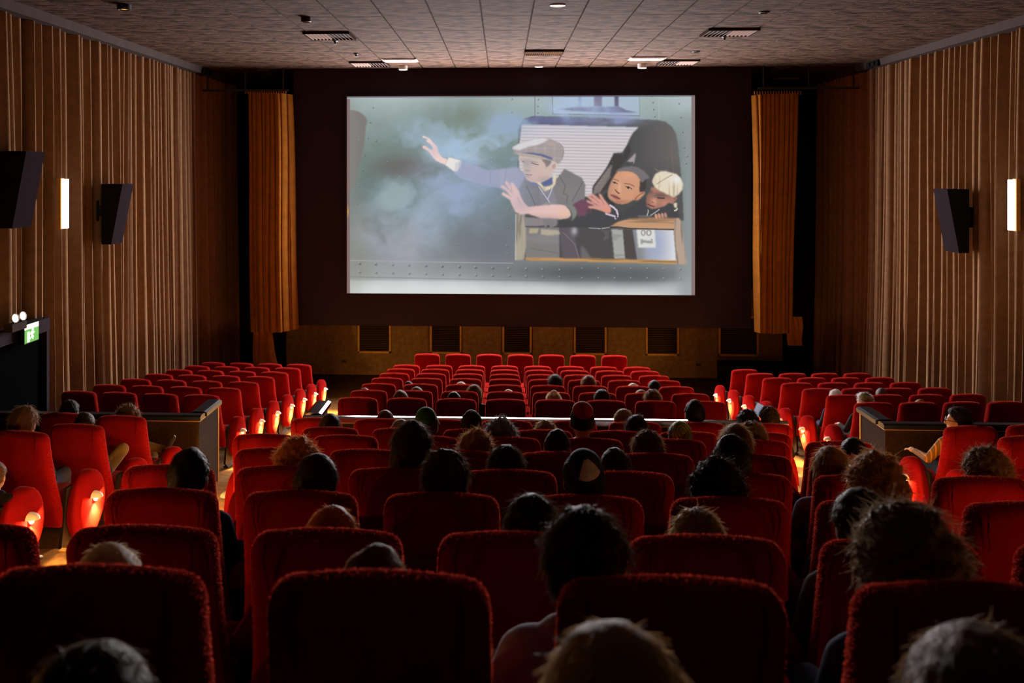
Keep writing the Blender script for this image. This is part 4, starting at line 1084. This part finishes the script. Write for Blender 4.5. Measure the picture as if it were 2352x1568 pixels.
def ellipsoid(mb, c, r, rot=None, n=16):
    c = Vector(c); vs = []
    for i in range(n // 2 + 1):
        th = PI * i / (n // 2)
        for k in range(n):
            a = 2 * PI * k / n
            p = Vector((r[0] * max(math.sin(th), 1e-3) * math.cos(a), r[1] * max(math.sin(th), 1e-3) * math.sin(a), r[2] * math.cos(th)))
            vs.append(c + (rot @ p if rot else p))
    fs = [(i * n + k, i * n + (k + 1) % n, (i + 1) * n + (k + 1) % n, (i + 1) * n + k) for i in range(n // 2) for k in range(n)]
    fs += [tuple(range(n))[::-1], tuple((n // 2) * n + k for k in range(n))]
    mb.add(vs, fs)
BODY = {}
def body_mesh(pose):
    """one continuous seated figure: overlapping limbs fused by a voxel remesh; material by region"""
    if pose in BODY: return BODY[pose]
    mb = MB(); segs = []                       # segs: (a, b, region) for the material look-up
    def cap(a, b, ra, rb, reg):
        capsule(mb, a, b, ra, rb); segs.append((Vector(a), Vector(b), (ra + rb) / 2, reg))
    yaw = {'turned': R(62), 'lookleft': R(35)}.get(pose, 0.0)
    hr = Matrix.Rotation(yaw, 3, 'Z')
    def hp(x, y, z): return HC + hr @ Vector((x, y, z))
    ellipsoid(mb, HC, HR, hr); segs.append((HC + Vector((0, 0, -0.05)), HC + Vector((0, 0, 0.05)), 0.09, 0))
    ellipsoid(mb, hp(0, 0.030, -0.055), (0.056, 0.062, 0.062), hr)            # jaw
    ellipsoid(mb, hp(0, 0.070, -0.096), (0.022, 0.020, 0.018), hr)            # chin
    capsule(mb, hp(0, 0.088, 0.010), hp(0, 0.106, -0.026), 0.009, 0.014)      # nose
    ellipsoid(mb, hp(0, 0.088, -0.055), (0.024, 0.010, 0.008), hr)            # lips
    capsule(mb, hp(-0.045, 0.080, 0.022), hp(0.045, 0.080, 0.022), 0.012, 0.012)   # brow ridge
    for s in (-1, 1):
        ellipsoid(mb, hp(s * 0.077, -0.004, -0.012), (0.012, 0.022, 0.034), hr @ Matrix.Rotation(s * 0.3, 3, 'Z'))   # ears
    cap((0, 0.195, 0.80), hp(0, -0.012, -0.07), 0.050, 0.045, 0)
    cap((0, 0.255, 0.46), (0, 0.20, 0.70), 0.125, 0.125, 1)
    cap((-0.07, 0.255, 0.47), (0.07, 0.255, 0.47), 0.115, 0.115, 2)
    cap((-0.075, 0.195, 0.70), (0.075, 0.195, 0.70), 0.105, 0.105, 1)
    cap((-0.135, 0.185, 0.785), (0.135, 0.185, 0.785), 0.062, 0.062, 1)
    cap((-0.06, 0.185, 0.82), (0.06, 0.185, 0.82), 0.055, 0.055, 1)
    lap = {'lap': (0.10, 0.46, 0.545), 'rest': (0.235, 0.52, 0.61), 'turned': (-0.26, 0.50, 0.625), 'lookleft': (0.235, 0.52, 0.61)}
    for s in (-1, 1):
        sh = (s * 0.155, 0.185, 0.785)
        if pose in ('rest', 'lookleft'): el, wr = (s * 0.235, 0.24, 0.60), (s * 0.245, 0.43, 0.615)
        elif pose == 'turned': el, wr = ((s * 0.27, 0.22, 0.63) if s < 0 else (0.21, 0.26, 0.58)), ((-0.30, 0.42, 0.64) if s < 0 else (0.10, 0.42, 0.56))
        else: el, wr = (s * 0.205, 0.24, 0.57), (s * 0.085, 0.42, 0.565)
        cap(sh, el, 0.052, 0.040, 1); cap(el, wr, 0.040, 0.027, 1)
        # hand: palm, four bent fingers of unequal length, thumb from the side of the palm
        w = Vector(wr); d = (w - Vector(el)).normalized(); d.z *= 0.2; d.normalize()
        side = Vector((d.y, -d.x, 0)).normalized(); up = Vector((0, 0, 1))
        pc = w + d * 0.045
        cap(w + d * 0.01, w + d * 0.065, 0.022, 0.026, 0)
        ellipsoid(mb, pc + d * 0.01, (0.036, 0.036, 0.015))
        for q, L in zip((-0.027, -0.009, 0.009, 0.026), (0.050, 0.060, 0.056, 0.044)):
            a = w + d * 0.080 + side * q
            b_ = a + d * L * 0.55 + side * q * 0.25 + up * -0.004
            c_ = b_ + d * L * 0.40 + up * -0.020
            cap(a, b_, 0.0085, 0.008, 0); cap(b_, c_, 0.008, 0.0065, 0)
        t0 = w + d * 0.030 - side * s * 0.022; t1 = t0 - side * s * 0.022 + d * 0.030; t2 = t1 + d * 0.028 - up * 0.008
        cap(t0, t1, 0.011, 0.010, 0); cap(t1, t2, 0.0095, 0.0075, 0)
    for s in (-1, 1):
        hip = (s * 0.085, 0.27, 0.47)
        if pose == 'knee' and s > 0: kn, an, toe = (0.20, 0.60, 0.66), (0.02, 0.68, 0.50), (-0.08, 0.74, 0.49)
        elif pose == 'crossed' and s < 0: kn, an, toe = (-0.10, 0.62, 0.63), (0.25, 0.62, 0.56), (0.30, 0.72, 0.66)
        else: kn, an, toe = (s * 0.10, 0.66, 0.475), (s * 0.10, 0.68, 0.09), (s * 0.11, 0.80, 0.045)
        cap(hip, kn, 0.080, 0.060, 2); cap(kn, an, 0.058, 0.038, 2)
        cap(an, toe, 0.040, 0.034, 3)
        cap(Vector(an) + Vector((0, -0.02, -0.03 if pose == 'lap' else 0.0)), toe, 0.036, 0.030, 3)
    me = mb.mesh('body_raw')
    o = bpy.data.objects.new('tmp', me); COL.objects.link(o)
    rm = o.modifiers.new('r', 'REMESH'); rm.mode = 'VOXEL'; rm.voxel_size = 0.0075; rm.use_smooth_shade = True
    sm = o.modifiers.new('s', 'SMOOTH'); sm.factor = 0.5; sm.iterations = 3
    dc = o.modifiers.new('d', 'DECIMATE'); dc.ratio = 0.30
    dg = bpy.context.evaluated_depsgraph_get()
    out = bpy.data.meshes.new_from_object(o.evaluated_get(dg))
    bpy.data.objects.remove(o); bpy.data.meshes.remove(me)
    out.name = 'person_' + pose
    # region per face = nearest limb segment
    cs = np.zeros(len(out.polygons) * 3); out.polygons.foreach_get('center', cs); cs = cs.reshape(-1, 3)
    best = np.full(len(cs), 9.0); reg = np.zeros(len(cs), int)
    for a, b, r_, g in segs:
        a, b = np.array(a), np.array(b); ab = b - a
        t = np.clip(((cs - a) @ ab) / max(ab @ ab, 1e-9), 0, 1)
        dd = np.linalg.norm(cs - a - t[:, None] * ab, axis=1) - r_
        k = dd < best; best[k] = dd[k]; reg[k] = g
    reg[cs[:, 2] > 0.885] = 0
    for q in range(4): out.materials.append(M_BLACK)
    out.polygons.foreach_set('material_index', reg.astype(np.int32))
    out.polygons.foreach_set('use_smooth', np.ones(len(out.polygons), bool))
    BODY[pose] = out
    return out

# ------------------------------------------------------------------ hair
def wobble(d, freq, seed, k=6):
    r = np.random.default_rng(seed); out = np.zeros(len(d))
    for _ in range(k):
        v = r.normal(size=3); v /= np.linalg.norm(v)
        out += np.sin(d @ v * freq * r.uniform(0.6, 1.5) + r.uniform(0, 6.28))
    return out / k
HAIR = {}
def hair_mesh(style):
    if style in HAIR: return HAIR[style]
    base = style.rstrip('0123456789'); seed = sum(ord(c) * (i + 3) for i, c in enumerate(style))
    r = np.random.default_rng(seed)
    bm = bmesh.new(); bmesh.ops.create_icosphere(bm, subdivisions=5, radius=1.0)
    V = np.array([v.co[:] for v in bm.verts]); Fc = [tuple(v.index for v in f.verts) for f in bm.faces]; bm.free()
    P = dict(short=(0.016, 0.006, 9, -0.55), messy=(0.026, 0.012, 13, -0.6), curly=(0.045, 0.022, 20, -0.75), long=(0.020, 0.006, 8, -2), bun=(0.018, 0.006, 8, -0.7), bowl=(0.024, 0.006, 7, -0.5), thin=(0.010, 0.004, 9, -0.45), pony=(0.016, 0.005, 8, -0.6))[base]
    th, na, fr, low = P
    R0 = 1 / np.sqrt((V[:, 0] / HR[0]) ** 2 + (V[:, 1] / HR[1]) ** 2 + (V[:, 2] / HR[2]) ** 2)
    s = V[:, 2] * 0.9 - V[:, 1] * 0.85 + 0.12
    cov = np.clip(s * 5, 0, 1) * np.clip((V[:, 2] - low) * 6, 0, 1)
    ear = np.clip(1 - np.hypot(V[:, 1] / 0.30, (V[:, 2] + 0.10) / 0.35), 0, 1) * (np.abs(V[:, 0]) > 0.75)
    if base not in ('long', 'curly'): cov = cov * np.clip(1 - ear * 3, 0, 1)
    rad = R0 + np.where(cov > 0.02, cov * (th + na * wobble(V, fr, seed) + na * 0.6 * wobble(V, fr * 2.7, seed + 1)), -0.012)
    Pt = V * rad[:, None]
    if base == 'long':
        back = np.clip((0.35 - V[:, 1]) * 3, 0, 1) * np.clip(-V[:, 2] * 3, 0, 1)
        Pt[:, 2] = np.where(back > 0, Pt[:, 2] * (1 + 1.5 * back), Pt[:, 2])
        Pt[:, 0] *= 1 + 0.35 * back; Pt[:, 1] = Pt[:, 1] * (1 - 0.1 * back) + 0.01 * back
    parts_v = [Pt]; parts_f = list(Fc); nv = len(Pt)
    if base == 'bun':
        q = V * 0.040 * (1 + 0.12 * wobble(V, 14, seed)[:, None]) + np.array([0, -0.055, 0.115]); parts_v.append(q); parts_f += [tuple(i + nv for i in f) for f in Fc]; nv += len(q)
    if base == 'pony':
        q = V * np.array([0.022, 0.022, 0.085]) * (1 + 0.1 * wobble(V, 9, seed)[:, None]) + np.array([0.02, -0.115, -0.06]); parts_v.append(q); parts_f += [tuple(i + nv for i in f) for f in Fc]; nv += len(q)
    # separate strands standing off the surface
    N = dict(short=800, messy=1500, curly=2400, long=1300, bun=900, bowl=900, thin=500, pony=700)[base]
    idx = r.choice(np.nonzero(cov > 0.35)[0], N)
    Ls = dict(short=0.014, messy=0.032, curly=0.040, long=0.035, bun=0.026, bowl=0.020, thin=0.012, pony=0.018)[base]
    sv, sf = [], []
    for i in idx:
        p = Pt[i] * 0.985; nrm = V[i].copy()
        flow = np.array([nrm[0] * 0.3, -0.5 + r.normal() * 0.3, -0.6]) if base != 'curly' else r.normal(size=3)
        flow -= nrm * (flow @ nrm); flow /= max(1e-6, np.linalg.norm(flow))
        d = nrm * r.uniform(0.12, 0.55) + flow * r.uniform(0.5, 1.1); d /= np.linalg.norm(d)
        L = Ls * r.uniform(0.5, 1.6); n = 5
        curl = r.normal(size=3) * (0.9 if base == 'curly' else 0.30)
        wv = np.cross(d, r.normal(size=3)); wv /= max(1e-6, np.linalg.norm(wv))
        k0 = len(sv)
        for j in range(n + 1):
            hw = 0.0011 * (1 - 0.75 * j / n)
            sv.append(p + wv * hw); sv.append(p - wv * hw)
            d = d + curl / n + np.array([0, 0, -0.12]); d /= np.linalg.norm(d)
            p = p + d * L / n
        for j in range(n): sf.append((nv + k0 + 2 * j, nv + k0 + 2 * j + 1, nv + k0 + 2 * j + 3, nv + k0 + 2 * j + 2))
    allv = np.concatenate(parts_v + [np.array(sv)])
    me = bpy.data.meshes.new('hair'); me.from_pydata(allv.tolist(), [], parts_f + sf); me.update()
    me.polygons.foreach_set('use_smooth', np.ones(len(me.polygons), bool))
    me.materials.append(M_BLACK)
    HAIR[style] = me
    return me
HCOL = dict(black=(0.012, 0.0085, 0.007), dark=(0.036, 0.021, 0.012), brown=(0.14, 0.078, 0.040), chestnut=(0.24, 0.115, 0.048), red=(0.34, 0.12, 0.035), blond=(0.24, 0.15, 0.068), tawny=(0.14, 0.088, 0.048), fair=(0.38, 0.28, 0.17), grey=(0.16, 0.14, 0.13), white=(0.55, 0.50, 0.46))
SHIRT = dict(navy=(0.02, 0.025, 0.07), black=(0.010, 0.010, 0.012), grey=(0.09, 0.09, 0.10), white=(0.45, 0.45, 0.50), lilac=(0.20, 0.18, 0.30), green=(0.03, 0.08, 0.04), maroon=(0.10, 0.015, 0.02), brown=(0.07, 0.04, 0.025), blue=(0.04, 0.06, 0.22), khaki=(0.24, 0.15, 0.05), jeans=(0.05, 0.065, 0.14))
SKIN = mat('skin', (0.50, 0.27, 0.18, 1), 0.55, spec=0.3, noise=(30, 0.06))
def hairmat(c): return mat('hair_' + c, HCOL[c] + (1,), 0.5, spec=0.25, sheen=0.5, sheen_rough=0.28, sheen_tint=(0.95, 0.70, 0.48, 1), transl=0.45, bump=(150, 0.4))
def cloth(c): return mat('cloth_' + c, SHIRT[c] + (1,), 0.9, spec=0.1, sheen=0.2, noise=(20, 0.15), bump=(90, 0.2))
SHOE = mat('shoe_leather', (0.03, 0.02, 0.012, 1), 0.4, noise=(20, 0.2))
KIPMESH = {}
def kippah(parent, kind):
    """small domed cap worn on the back of the crown"""
    n, k = 28, 7; vs = []; fs = []; mi = []
    for i in range(k + 1):
        th = R(46) * i / k
        for j in range(n):
            a = 2 * PI * j / n
            vs.append((math.sin(th) * math.cos(a), math.sin(th) * math.sin(a), math.cos(th)))
    cm = {'navy_white': ((0.015, 0.018, 0.07), (0.55, 0.50, 0.46)), 'red': ((0.30, 0.012, 0.015), (0.22, 0.01, 0.012)), 'green_ring': ((0.012, 0.014, 0.013), (0.10, 0.16, 0.12)),
          'lime_spiral': ((0.16, 0.20, 0.03), (0.36, 0.40, 0.08)), 'green': ((0.02, 0.11, 0.02), (0.015, 0.08, 0.015)), 'olive': ((0.14, 0.17, 0.05), (0.10, 0.12, 0.04))}[kind]
    for i in range(k):
        for j in range(n):
            fs.append((i * n + j, i * n + (j + 1) % n, (i + 1) * n + (j + 1) % n, (i + 1) * n + j))
            q = 0
            if kind == 'navy_white': q = 1 if j in (26, 27, 0, 1, 2, 3, 4) and 1 <= i < 7 else 0
            elif kind == 'green_ring': q = 1 if i >= k - 2 else 0
            elif kind == 'lime_spiral': q = (i + (j // 7)) % 2
            elif kind in ('red', 'green', 'olive'): q = 1 if i == k - 1 else 0
            mi.append(q)
    rot = Matrix.Rotation(R({'navy_white': 30, 'red': 26, 'green_ring': 62, 'lime_spiral': 58}.get(kind, 34)), 3, 'X') @ Matrix.Rotation(R(-90), 3, 'Z')
    sc = Vector((HR[0] + 0.024, HR[1] + 0.024, HR[2] + 0.026))
    vv = []
    for v in vs:
        p = rot @ Vector(v); vv.append((p.x * sc.x, p.y * sc.y, p.z * sc.z))
    m = MB(); m.v = vv; m.f = fs; m.mi = mi
    me = m.mesh('kippah', True)
    for q in range(2): me.materials.append(mat('kippah_%s_%d' % (kind, q), cm[q] + (1,), 0.85, sheen=0.2, noise=(60, 0.2), bump=(120, 0.3)))
    o = obj('kippah', me, None, parent, HC)
    sd = o.modifiers.new('thickness', 'SOLIDIFY'); sd.thickness = 0.004
    o['label'] = {'navy_white': 'navy kippah with a white panel', 'red': 'red kippah', 'green_ring': 'dark kippah with a green ring', 'lime_spiral': 'lime green spiral kippah', 'green': 'green kippah', 'olive': 'olive green kippah'}[kind]
    return o
def person(label, px, ytop, yrow, zfloor, style, hc, shirt='navy', trousers='black', pose='lap', kip=None, dy=0.21, rz=0.0, wide=1.0, tilt=0.0):
    extra = dict(short=0.020, messy=0.036, curly=0.062, long=0.024, bun=0.024, bowl=0.028, thin=0.012, pony=0.02)[style.rstrip('0123456789')]
    zc = yrow + dy
    for _ in range(3):
        x = x_at(px, yrow + dy); zc = zc_of(x, yrow + dy)
    ztop = -(ytop - PPY) / F * zc
    s = (ztop - zfloor) / (1.085 + extra)
    s = max(0.72, min(1.18, s))
    b = body_mesh(pose)
    o = bpy.data.objects.new('person', b); COL.objects.link(o)
    o.location = (x, yrow + dy - HC.y * s + 0.02, ztop - (1.085 + extra) * s)
    o.scale = (s * wide, s, s); o.rotation_euler = (0, tilt, rz)
    tag(o, label, 'person', 'audience members')
    for i, m in enumerate((SKIN, cloth(shirt), cloth(trousers), SHOE)):
        o.material_slots[i].link = 'OBJECT'; o.material_slots[i].material = m
    hm = hair_mesh(style)
    h = bpy.data.objects.new('hair', hm); COL.objects.link(h); h.parent = o; h.location = HC
    h.rotation_euler = (0, 0, {'turned': R(62), 'lookleft': R(35)}.get(pose, 0.0))
    h.material_slots[0].link = 'OBJECT'; h.material_slots[0].material = hairmat(hc)
    if kip: kippah(o, kip)
    return o
def rowp(k):
    y, zt = ROWS[k]; return y, zt - SEAT_H
def frontp(r):
    return FRONT_Y[r], ramp(FRONT_Y[r])

PEOPLE = [
 # nearest heads at the bottom edge
 ('person with dark hair streaked grey, bottom left corner', 186, 1500, 0.92, -1.56, 'bowl17', 'dark', 'black'),
 ('person with parted light brown hair, bottom middle edge', 1420, 1452, 0.92, -1.56, 'bowl18', 'blond', 'brown'),
 ('person with soft brown hair, bottom right corner', 2275, 1452, 0.92, -1.56, 'bowl19', 'tawny', 'grey'),
 # row A
 ('person with fair hair behind the large lower left seat', 238, 1258, 'A', None, 'bowl1', 'fair', 'grey'),
 ('child showing only a dark crown behind the lower middle seat', 858, 1260, 'A', None, 'short1', 'brown', 'navy'),
 ('person with tall black hair and white collar, lower middle', 1345, 1163, 'A', None, 'messy3', 'dark', 'white', 'black', 'rest'),
 ('person with big curly grey-brown hair, lower right', 2095, 1152, 'A', None, 'curly1', 'tawny', 'navy', 'jeans'),
 # row B
 ('person with ginger crown in the seventh row behind the barrier', 760, 1166, 'B', None, 'bowl2', 'red', 'navy'),
 ('person with sleek parted dark hair in front of the tall black-haired person', 1222, 1137, 'B', None, 'long2', 'dark', 'maroon'),
 ('person with tousled blond-brown hair in the seventh row behind the barrier', 1606, 1170, 'B', None, 'messy4', 'blond', 'brown'),
 ('person with smooth dark grey hair just before the big curly head', 1984, 1124, 'B', None, 'bowl3', 'dark', 'grey'),
 # row C
 ('person with short black hair in the leftmost seat, sixth row', 430, 1030, 'C', None, 'short2', 'black', 'navy', 'jeans'),
 ('person with dark brown hair, second seat of the sixth row', 725, 1043, 'C', None, 'bowl4', 'dark', 'green'),
 ('person with full dark hair, third seat of the sixth row', 1023, 1030, 'C', None, 'messy5', 'dark', 'black'),
 ('person in a navy kippah with a white panel', 1342, 1037, 'C', None, 'short3', 'black', 'navy', 'black', 'lap', 'navy_white'),
 ('person with black hair piled in a messy bun', 1650, 1048, 'C', None, 'curly2', 'black', 'blue'),
 ('person with large curly brown hair on the right', 2018, 1035, 'C', None, 'curly3', 'chestnut', 'grey'),
 # row D
 ('person with frizzy red hair at the left of the fifth row', 682, 1000, 'D', None, 'curly4', 'red', 'brown'),
 ('person with long dark hair and navy top, fifth row', 945, 966, 'D', None, 'long3', 'dark', 'navy'),
 ('person with rounded brown hair, middle of the fifth row', 1163, 1020, 'D', None, 'messy6', 'dark', 'black'),
 ('person with short dark hair right of the navy kippah', 1414, 1030, 'D', None, 'short4', 'dark', 'grey'),
 ('person with smooth round dark hair before the long fair hair', 1684, 1000, 'D', None, 'bowl5', 'black', 'black'),
 ('person with long loose brown hair, seventh seat of the fifth row', 1912, 1026, 'D', None, 'long4', 'chestnut', 'lilac'),
 ('person with dark fuzzy hair at the right end of the fifth row', 2273, 1024, 'D', None, 'curly5', 'brown', 'black'),
 # row E
 ('person with tangled grey-brown hair in the fourth row', 1092, 985, 'E', None, 'curly6', 'chestnut', 'grey'),
 ('person with close-cropped dark hair and visible ears, fourth row', 1280, 987, 'E', None, 'thin1', 'dark', 'black'),
 ('person in a dark kippah with a green ring', 1489, 987, 'E', None, 'messy7', 'brown', 'green', 'black', 'lap', 'green_ring'),
 ('person with long light brown hair, fourth row right', 1692, 974, 'E', None, 'long5', 'blond', 'maroon'),
 ('person with short dark hair and pale forehead, fourth row far right', 1964, 1005, 'E', None, 'short5', 'black', 'black'),
 # row F
 ('person in a green kippah on the third row behind the barrier', 978, 938, 'F', None, 'short6', 'brown', 'green', 'black', 'lap', 'green'),
 ('person with wavy grey hair beside the green kippah', 1150, 957, 'F', None, 'curly7', 'grey', 'grey'),
 ('person in a red kippah with bare neck, centre', 1338, 928, 'F', None, 'thin2', 'dark', 'navy', 'black', 'lap', 'red'),
 ('person in a lime green spiral kippah', 1563, 967, 'F', None, 'short7', 'brown', 'brown', 'black', 'lap', 'lime_spiral'),
 ('person with brown hair, right end of the third row', 1730, 967, 'F', None, 'messy8', 'brown', 'khaki'),
 # row G
 ('person with straight dark hair in the leftmost second-row seat', 757, 950, 'G', None, 'bowl6', 'dark', 'brown'),
 ('person with light fringe just above the second-row seat, left', 920, 963, 'G', None, 'bowl7', 'blond', 'grey'),
 ('person with grey head behind the tangled hair', 1083, 942, 'G', None, 'short8', 'dark', 'grey'),
 ('child with fair crown in the middle of the second row', 1253, 964, 'G', None, 'messy9', 'blond', 'lilac'),
 ('person with dark wispy hair, second row right of the red kippah', 1463, 953, 'G', None, 'long6', 'dark', 'brown'),
 # row H
 ('child with brown pigtail crown just above the barrier, left', 884, 941, 'H', None, 'pony1', 'brown', 'maroon'),
 ('person with light blond hair at the barrier, right of centre', 1433, 939, 'H', None, 'bowl8', 'blond', 'white'),
 ('person with short black hair standing out above the barrier', 1597, 918, 'H', None, 'short9', 'black', 'black'),
 ('person with dark hair at the right end of the barrier row', 1719, 938, 'H', None, 'messy10', 'black', 'navy'),
 # centre block in front of the barrier
 ('child with round brown head, left part of row eight', 920, 896, 8, None, 'bowl9', 'brown', 'navy'),
 ('child with dark round head, third seat of row eight', 1042, 899, 8, None, 'short10', 'black', 'black'),
 ('child with fair messy topknot in row eight', 1272, 898, 8, None, 'bun1', 'fair', 'grey'),
 ('child with dark brown hair, sixth seat of row eight', 1383, 893, 8, None, 'bowl10', 'dark', 'maroon'),
 ('child with soft brown hair, seventh seat of row eight', 1500, 893, 8, None, 'messy11', 'brown', 'brown'),
 ('child whose crown just shows in the leftmost row seven seat', 837, 891, 7, None, 'short11', 'brown', 'grey'),
 ('child with brown head, second seat of row seven', 957, 888, 7, None, 'bowl11', 'brown', 'brown'),
 ('person with long hair falling over the seat, row seven', 1089, 883, 7, None, 'long7', 'brown', 'black'),
 ('child with light crown in the middle of row seven', 1168, 894, 7, None, 'short12', 'fair', 'white'),
 ('child with fair crown, seventh seat of row seven', 1473, 895, 7, None, 'bowl12', 'blond', 'grey'),
 ('child with dark hair, second seat of row six', 938, 876, 6, None, 'short13', 'dark', 'navy'),
 ('child with light crown, third seat of row six', 1059, 877, 6, None, 'bowl13', 'fair', 'lilac'),
 ('person with long dark hair, fifth seat of row six', 1275, 859, 6, None, 'long8', 'dark', 'black'),
 ('person with long brown hair, sixth seat of row six', 1352, 862, 6, None, 'long9', 'brown', 'grey'),
 ('child with blond crown, seventh seat of row six', 1455, 880, 6, None, 'bowl14', 'fair', 'white'),
 ('child with dark hair at the right of row six', 1504, 873, 6, None, 'bowl15', 'black', 'black'),
]
for t in PEOPLE:
    lab, px, yt, row = t[:4]
    if isinstance(row, str): y, z = rowp(row)
    elif isinstance(row, int): y, z = frontp(row)
    else: y, z = row, t[4]
    person(lab, px, yt, y, z, *t[5:])
# side blocks
y, z = ROWS['H'][0], ROWS['H'][1] - SEAT_H
person('person with curly brown crown above the left aisle seat, boot crossed', 292, 927, y, z, 'curly8', 'brown', 'black', 'khaki', 'crossed')
person('person in dim light with pale neck, second seat from left aisle', 158, 918, y, z, 'short14', 'black', 'black')
y, z = ROWS['G'][0], ROWS['G'][1] - SEAT_H
person('person with raised khaki knee in a left aisle seat', 192, 946, y, z, 'short15', 'dark', 'black', 'khaki', 'knee')
y, z = ROWS['F'][0], ROWS['F'][1] - SEAT_H
person('person with bright cheek and brown hair at the far left', 52, 930, y, z, 'messy12', 'brown', 'black', 'jeans')
y = 11.40; z = ramp(y)
person('person with white hair and olive kippah, aisle seat of right block', 1987, 900, y, z, 'messy13', 'white', 'black', 'black', 'lookleft', 'olive')
person('person whose pale crown shows in the right block, second seat', 2115, 917, y + 0.10, ramp(y + 0.1), 'thin3', 'blond', 'grey')
y = 12.285; z = ramp(y)
person('person with light hair and blue jeans, sixth row of right block', 1921, 894, y, z, 'bowl16', 'white', 'navy', 'jeans', 'knee')
person('balding grey person in the sixth row of right block', 2026, 891, y + 0.1, ramp(y + 0.1), 'thin4', 'grey', 'grey')
y, z = ROWS['H'][0], ROWS['H'][1] - SEAT_H
LADY = person('person in glasses and amber striped shirt in right aisle seat', 2204, 934, y, z, 'long10', 'black', 'khaki', 'black', 'turned')

def dress_lady():
    hr = Matrix.Rotation(R(62), 3, 'Z')
    def hp(x, y, z): return HC + hr @ Vector((x, y, z))
    m = MB()
    for s in (-1, 1):
        c = Vector((s * 0.034, 0.104, 0.006))
        m.tube([HC + hr @ (c + Vector((0.027 * math.cos(a), 0, 0.019 * math.sin(a)))) for a in np.linspace(0, 2 * PI, 17)], 0.003, 6)
        m.tube([hp(s * 0.061, 0.100, 0.010), hp(s * 0.076, 0.060, 0.010), hp(s * 0.080, 0.0, 0.006)], 0.003, 6)
    m.tube([hp(-0.008, 0.106, 0.008), hp(0.008, 0.106, 0.008)], 0.003, 6)
    g = obj('glasses', m, mat('dark_red_frame', (0.08, 0.012, 0.01, 1), 0.3), LADY); g['label'] = 'dark red framed glasses'
    for s in (-1, 1):
        e = MB(); ellipsoid(e, hp(s * 0.032, 0.083, 0.004), (0.012, 0.012, 0.012), None, 10); obj('eye', e, mat('eye_white', (0.6, 0.55, 0.5, 1), 0.3), LADY, smooth=True)
    sm = bpy.data.materials.new('striped_shirt'); sm.use_nodes = True; nt = sm.node_tree; b = nt.nodes['Principled BSDF']; b.inputs['Roughness'].default_value = 0.9
    tc = nt.nodes.new('ShaderNodeTexCoord'); w = nt.nodes.new('ShaderNodeTexWave'); w.bands_direction = 'X'; w.inputs['Scale'].default_value = 9.0; w.inputs['Distortion'].default_value = 0.6
    cr = nt.nodes.new('ShaderNodeValToRGB'); cr.color_ramp.elements[0].position = 0.80; cr.color_ramp.elements[1].position = 0.92
    cr.color_ramp.elements[0].color = (0.20, 0.10, 0.02, 1); cr.color_ramp.elements[1].color = (0.62, 0.25, 0.03, 1)
    nt.links.new(tc.outputs['Object'], w.inputs['Vector']); nt.links.new(w.outputs['Fac'], cr.inputs['Fac']); nt.links.new(cr.outputs['Color'], b.inputs['Base Color'])
    LADY.material_slots[1].material = sm
dress_lady()

y, z = ROWS['H'][0], ROWS['H'][1] - SEAT_H
person('person in dark jacket bending forward at the right aisle by the barrier', 1768, 932, y, z, 'messy14', 'dark', 'black', 'black', 'rest', None, 0.55)
y, z = ROWS['E'][0], ROWS['E'][1] - SEAT_H
person('person cut by the left frame edge beside a lit end panel', -14, 1062, y, z, 'short16', 'brown', 'black', 'jeans', 'lap', None, 0.26)
def phone():
    x = x_at(1735, 9.05)
    zc = zc_of(x, 9.05)
    e = empty('smartphone', (x, 9.05, -(956 - PPY) / F * zc), R(-12)); e.rotation_euler = (R(-20), R(24), R(-12))
    tag(e, 'pale glowing phone held up at the right end of the barrier row', 'phone')
    m = MB(); m.pillow(rr(0.066, 0.13, 0.008, 0, 0.065), 0.008, 0.003, 'xz', 0.0, 2); obj('case', m, M_STEEL, e)
    m = MB(); m.box((0, -0.005, 0.065), (0.058, 0.001, 0.118)); obj('display', m, mat('phone_display', (0.3, 0.34, 0.42, 1), emit=(0.42, 0.46, 0.62, 1), estr=0.55), e)
phone()

for o in list(COL.objects):
    if o.get('label', '').startswith('person with tall black hair'):
        m = MB(); n = 24
        vs = []
        for k in range(n):
            a = 2 * PI * k / n
            for r_, zz in ((0.066, 0.815), (0.060, 0.885), (0.063, 0.888), (0.074, 0.825)):
                vs.append((r_ * 1.05 * math.cos(a), 0.200 + r_ * math.sin(a), zz + 0.012 * math.sin(a)))
        fs = [(4 * k + j, 4 * ((k + 1) % n) + j, 4 * ((k + 1) % n) + (j + 1) % 4, 4 * k + (j + 1) % 4) for k in range(n) for j in range(4)]
        m.add(vs, fs); c = obj('shirt_collar', m, cloth('white'), o, smooth=True); c['label'] = 'white shirt collar'
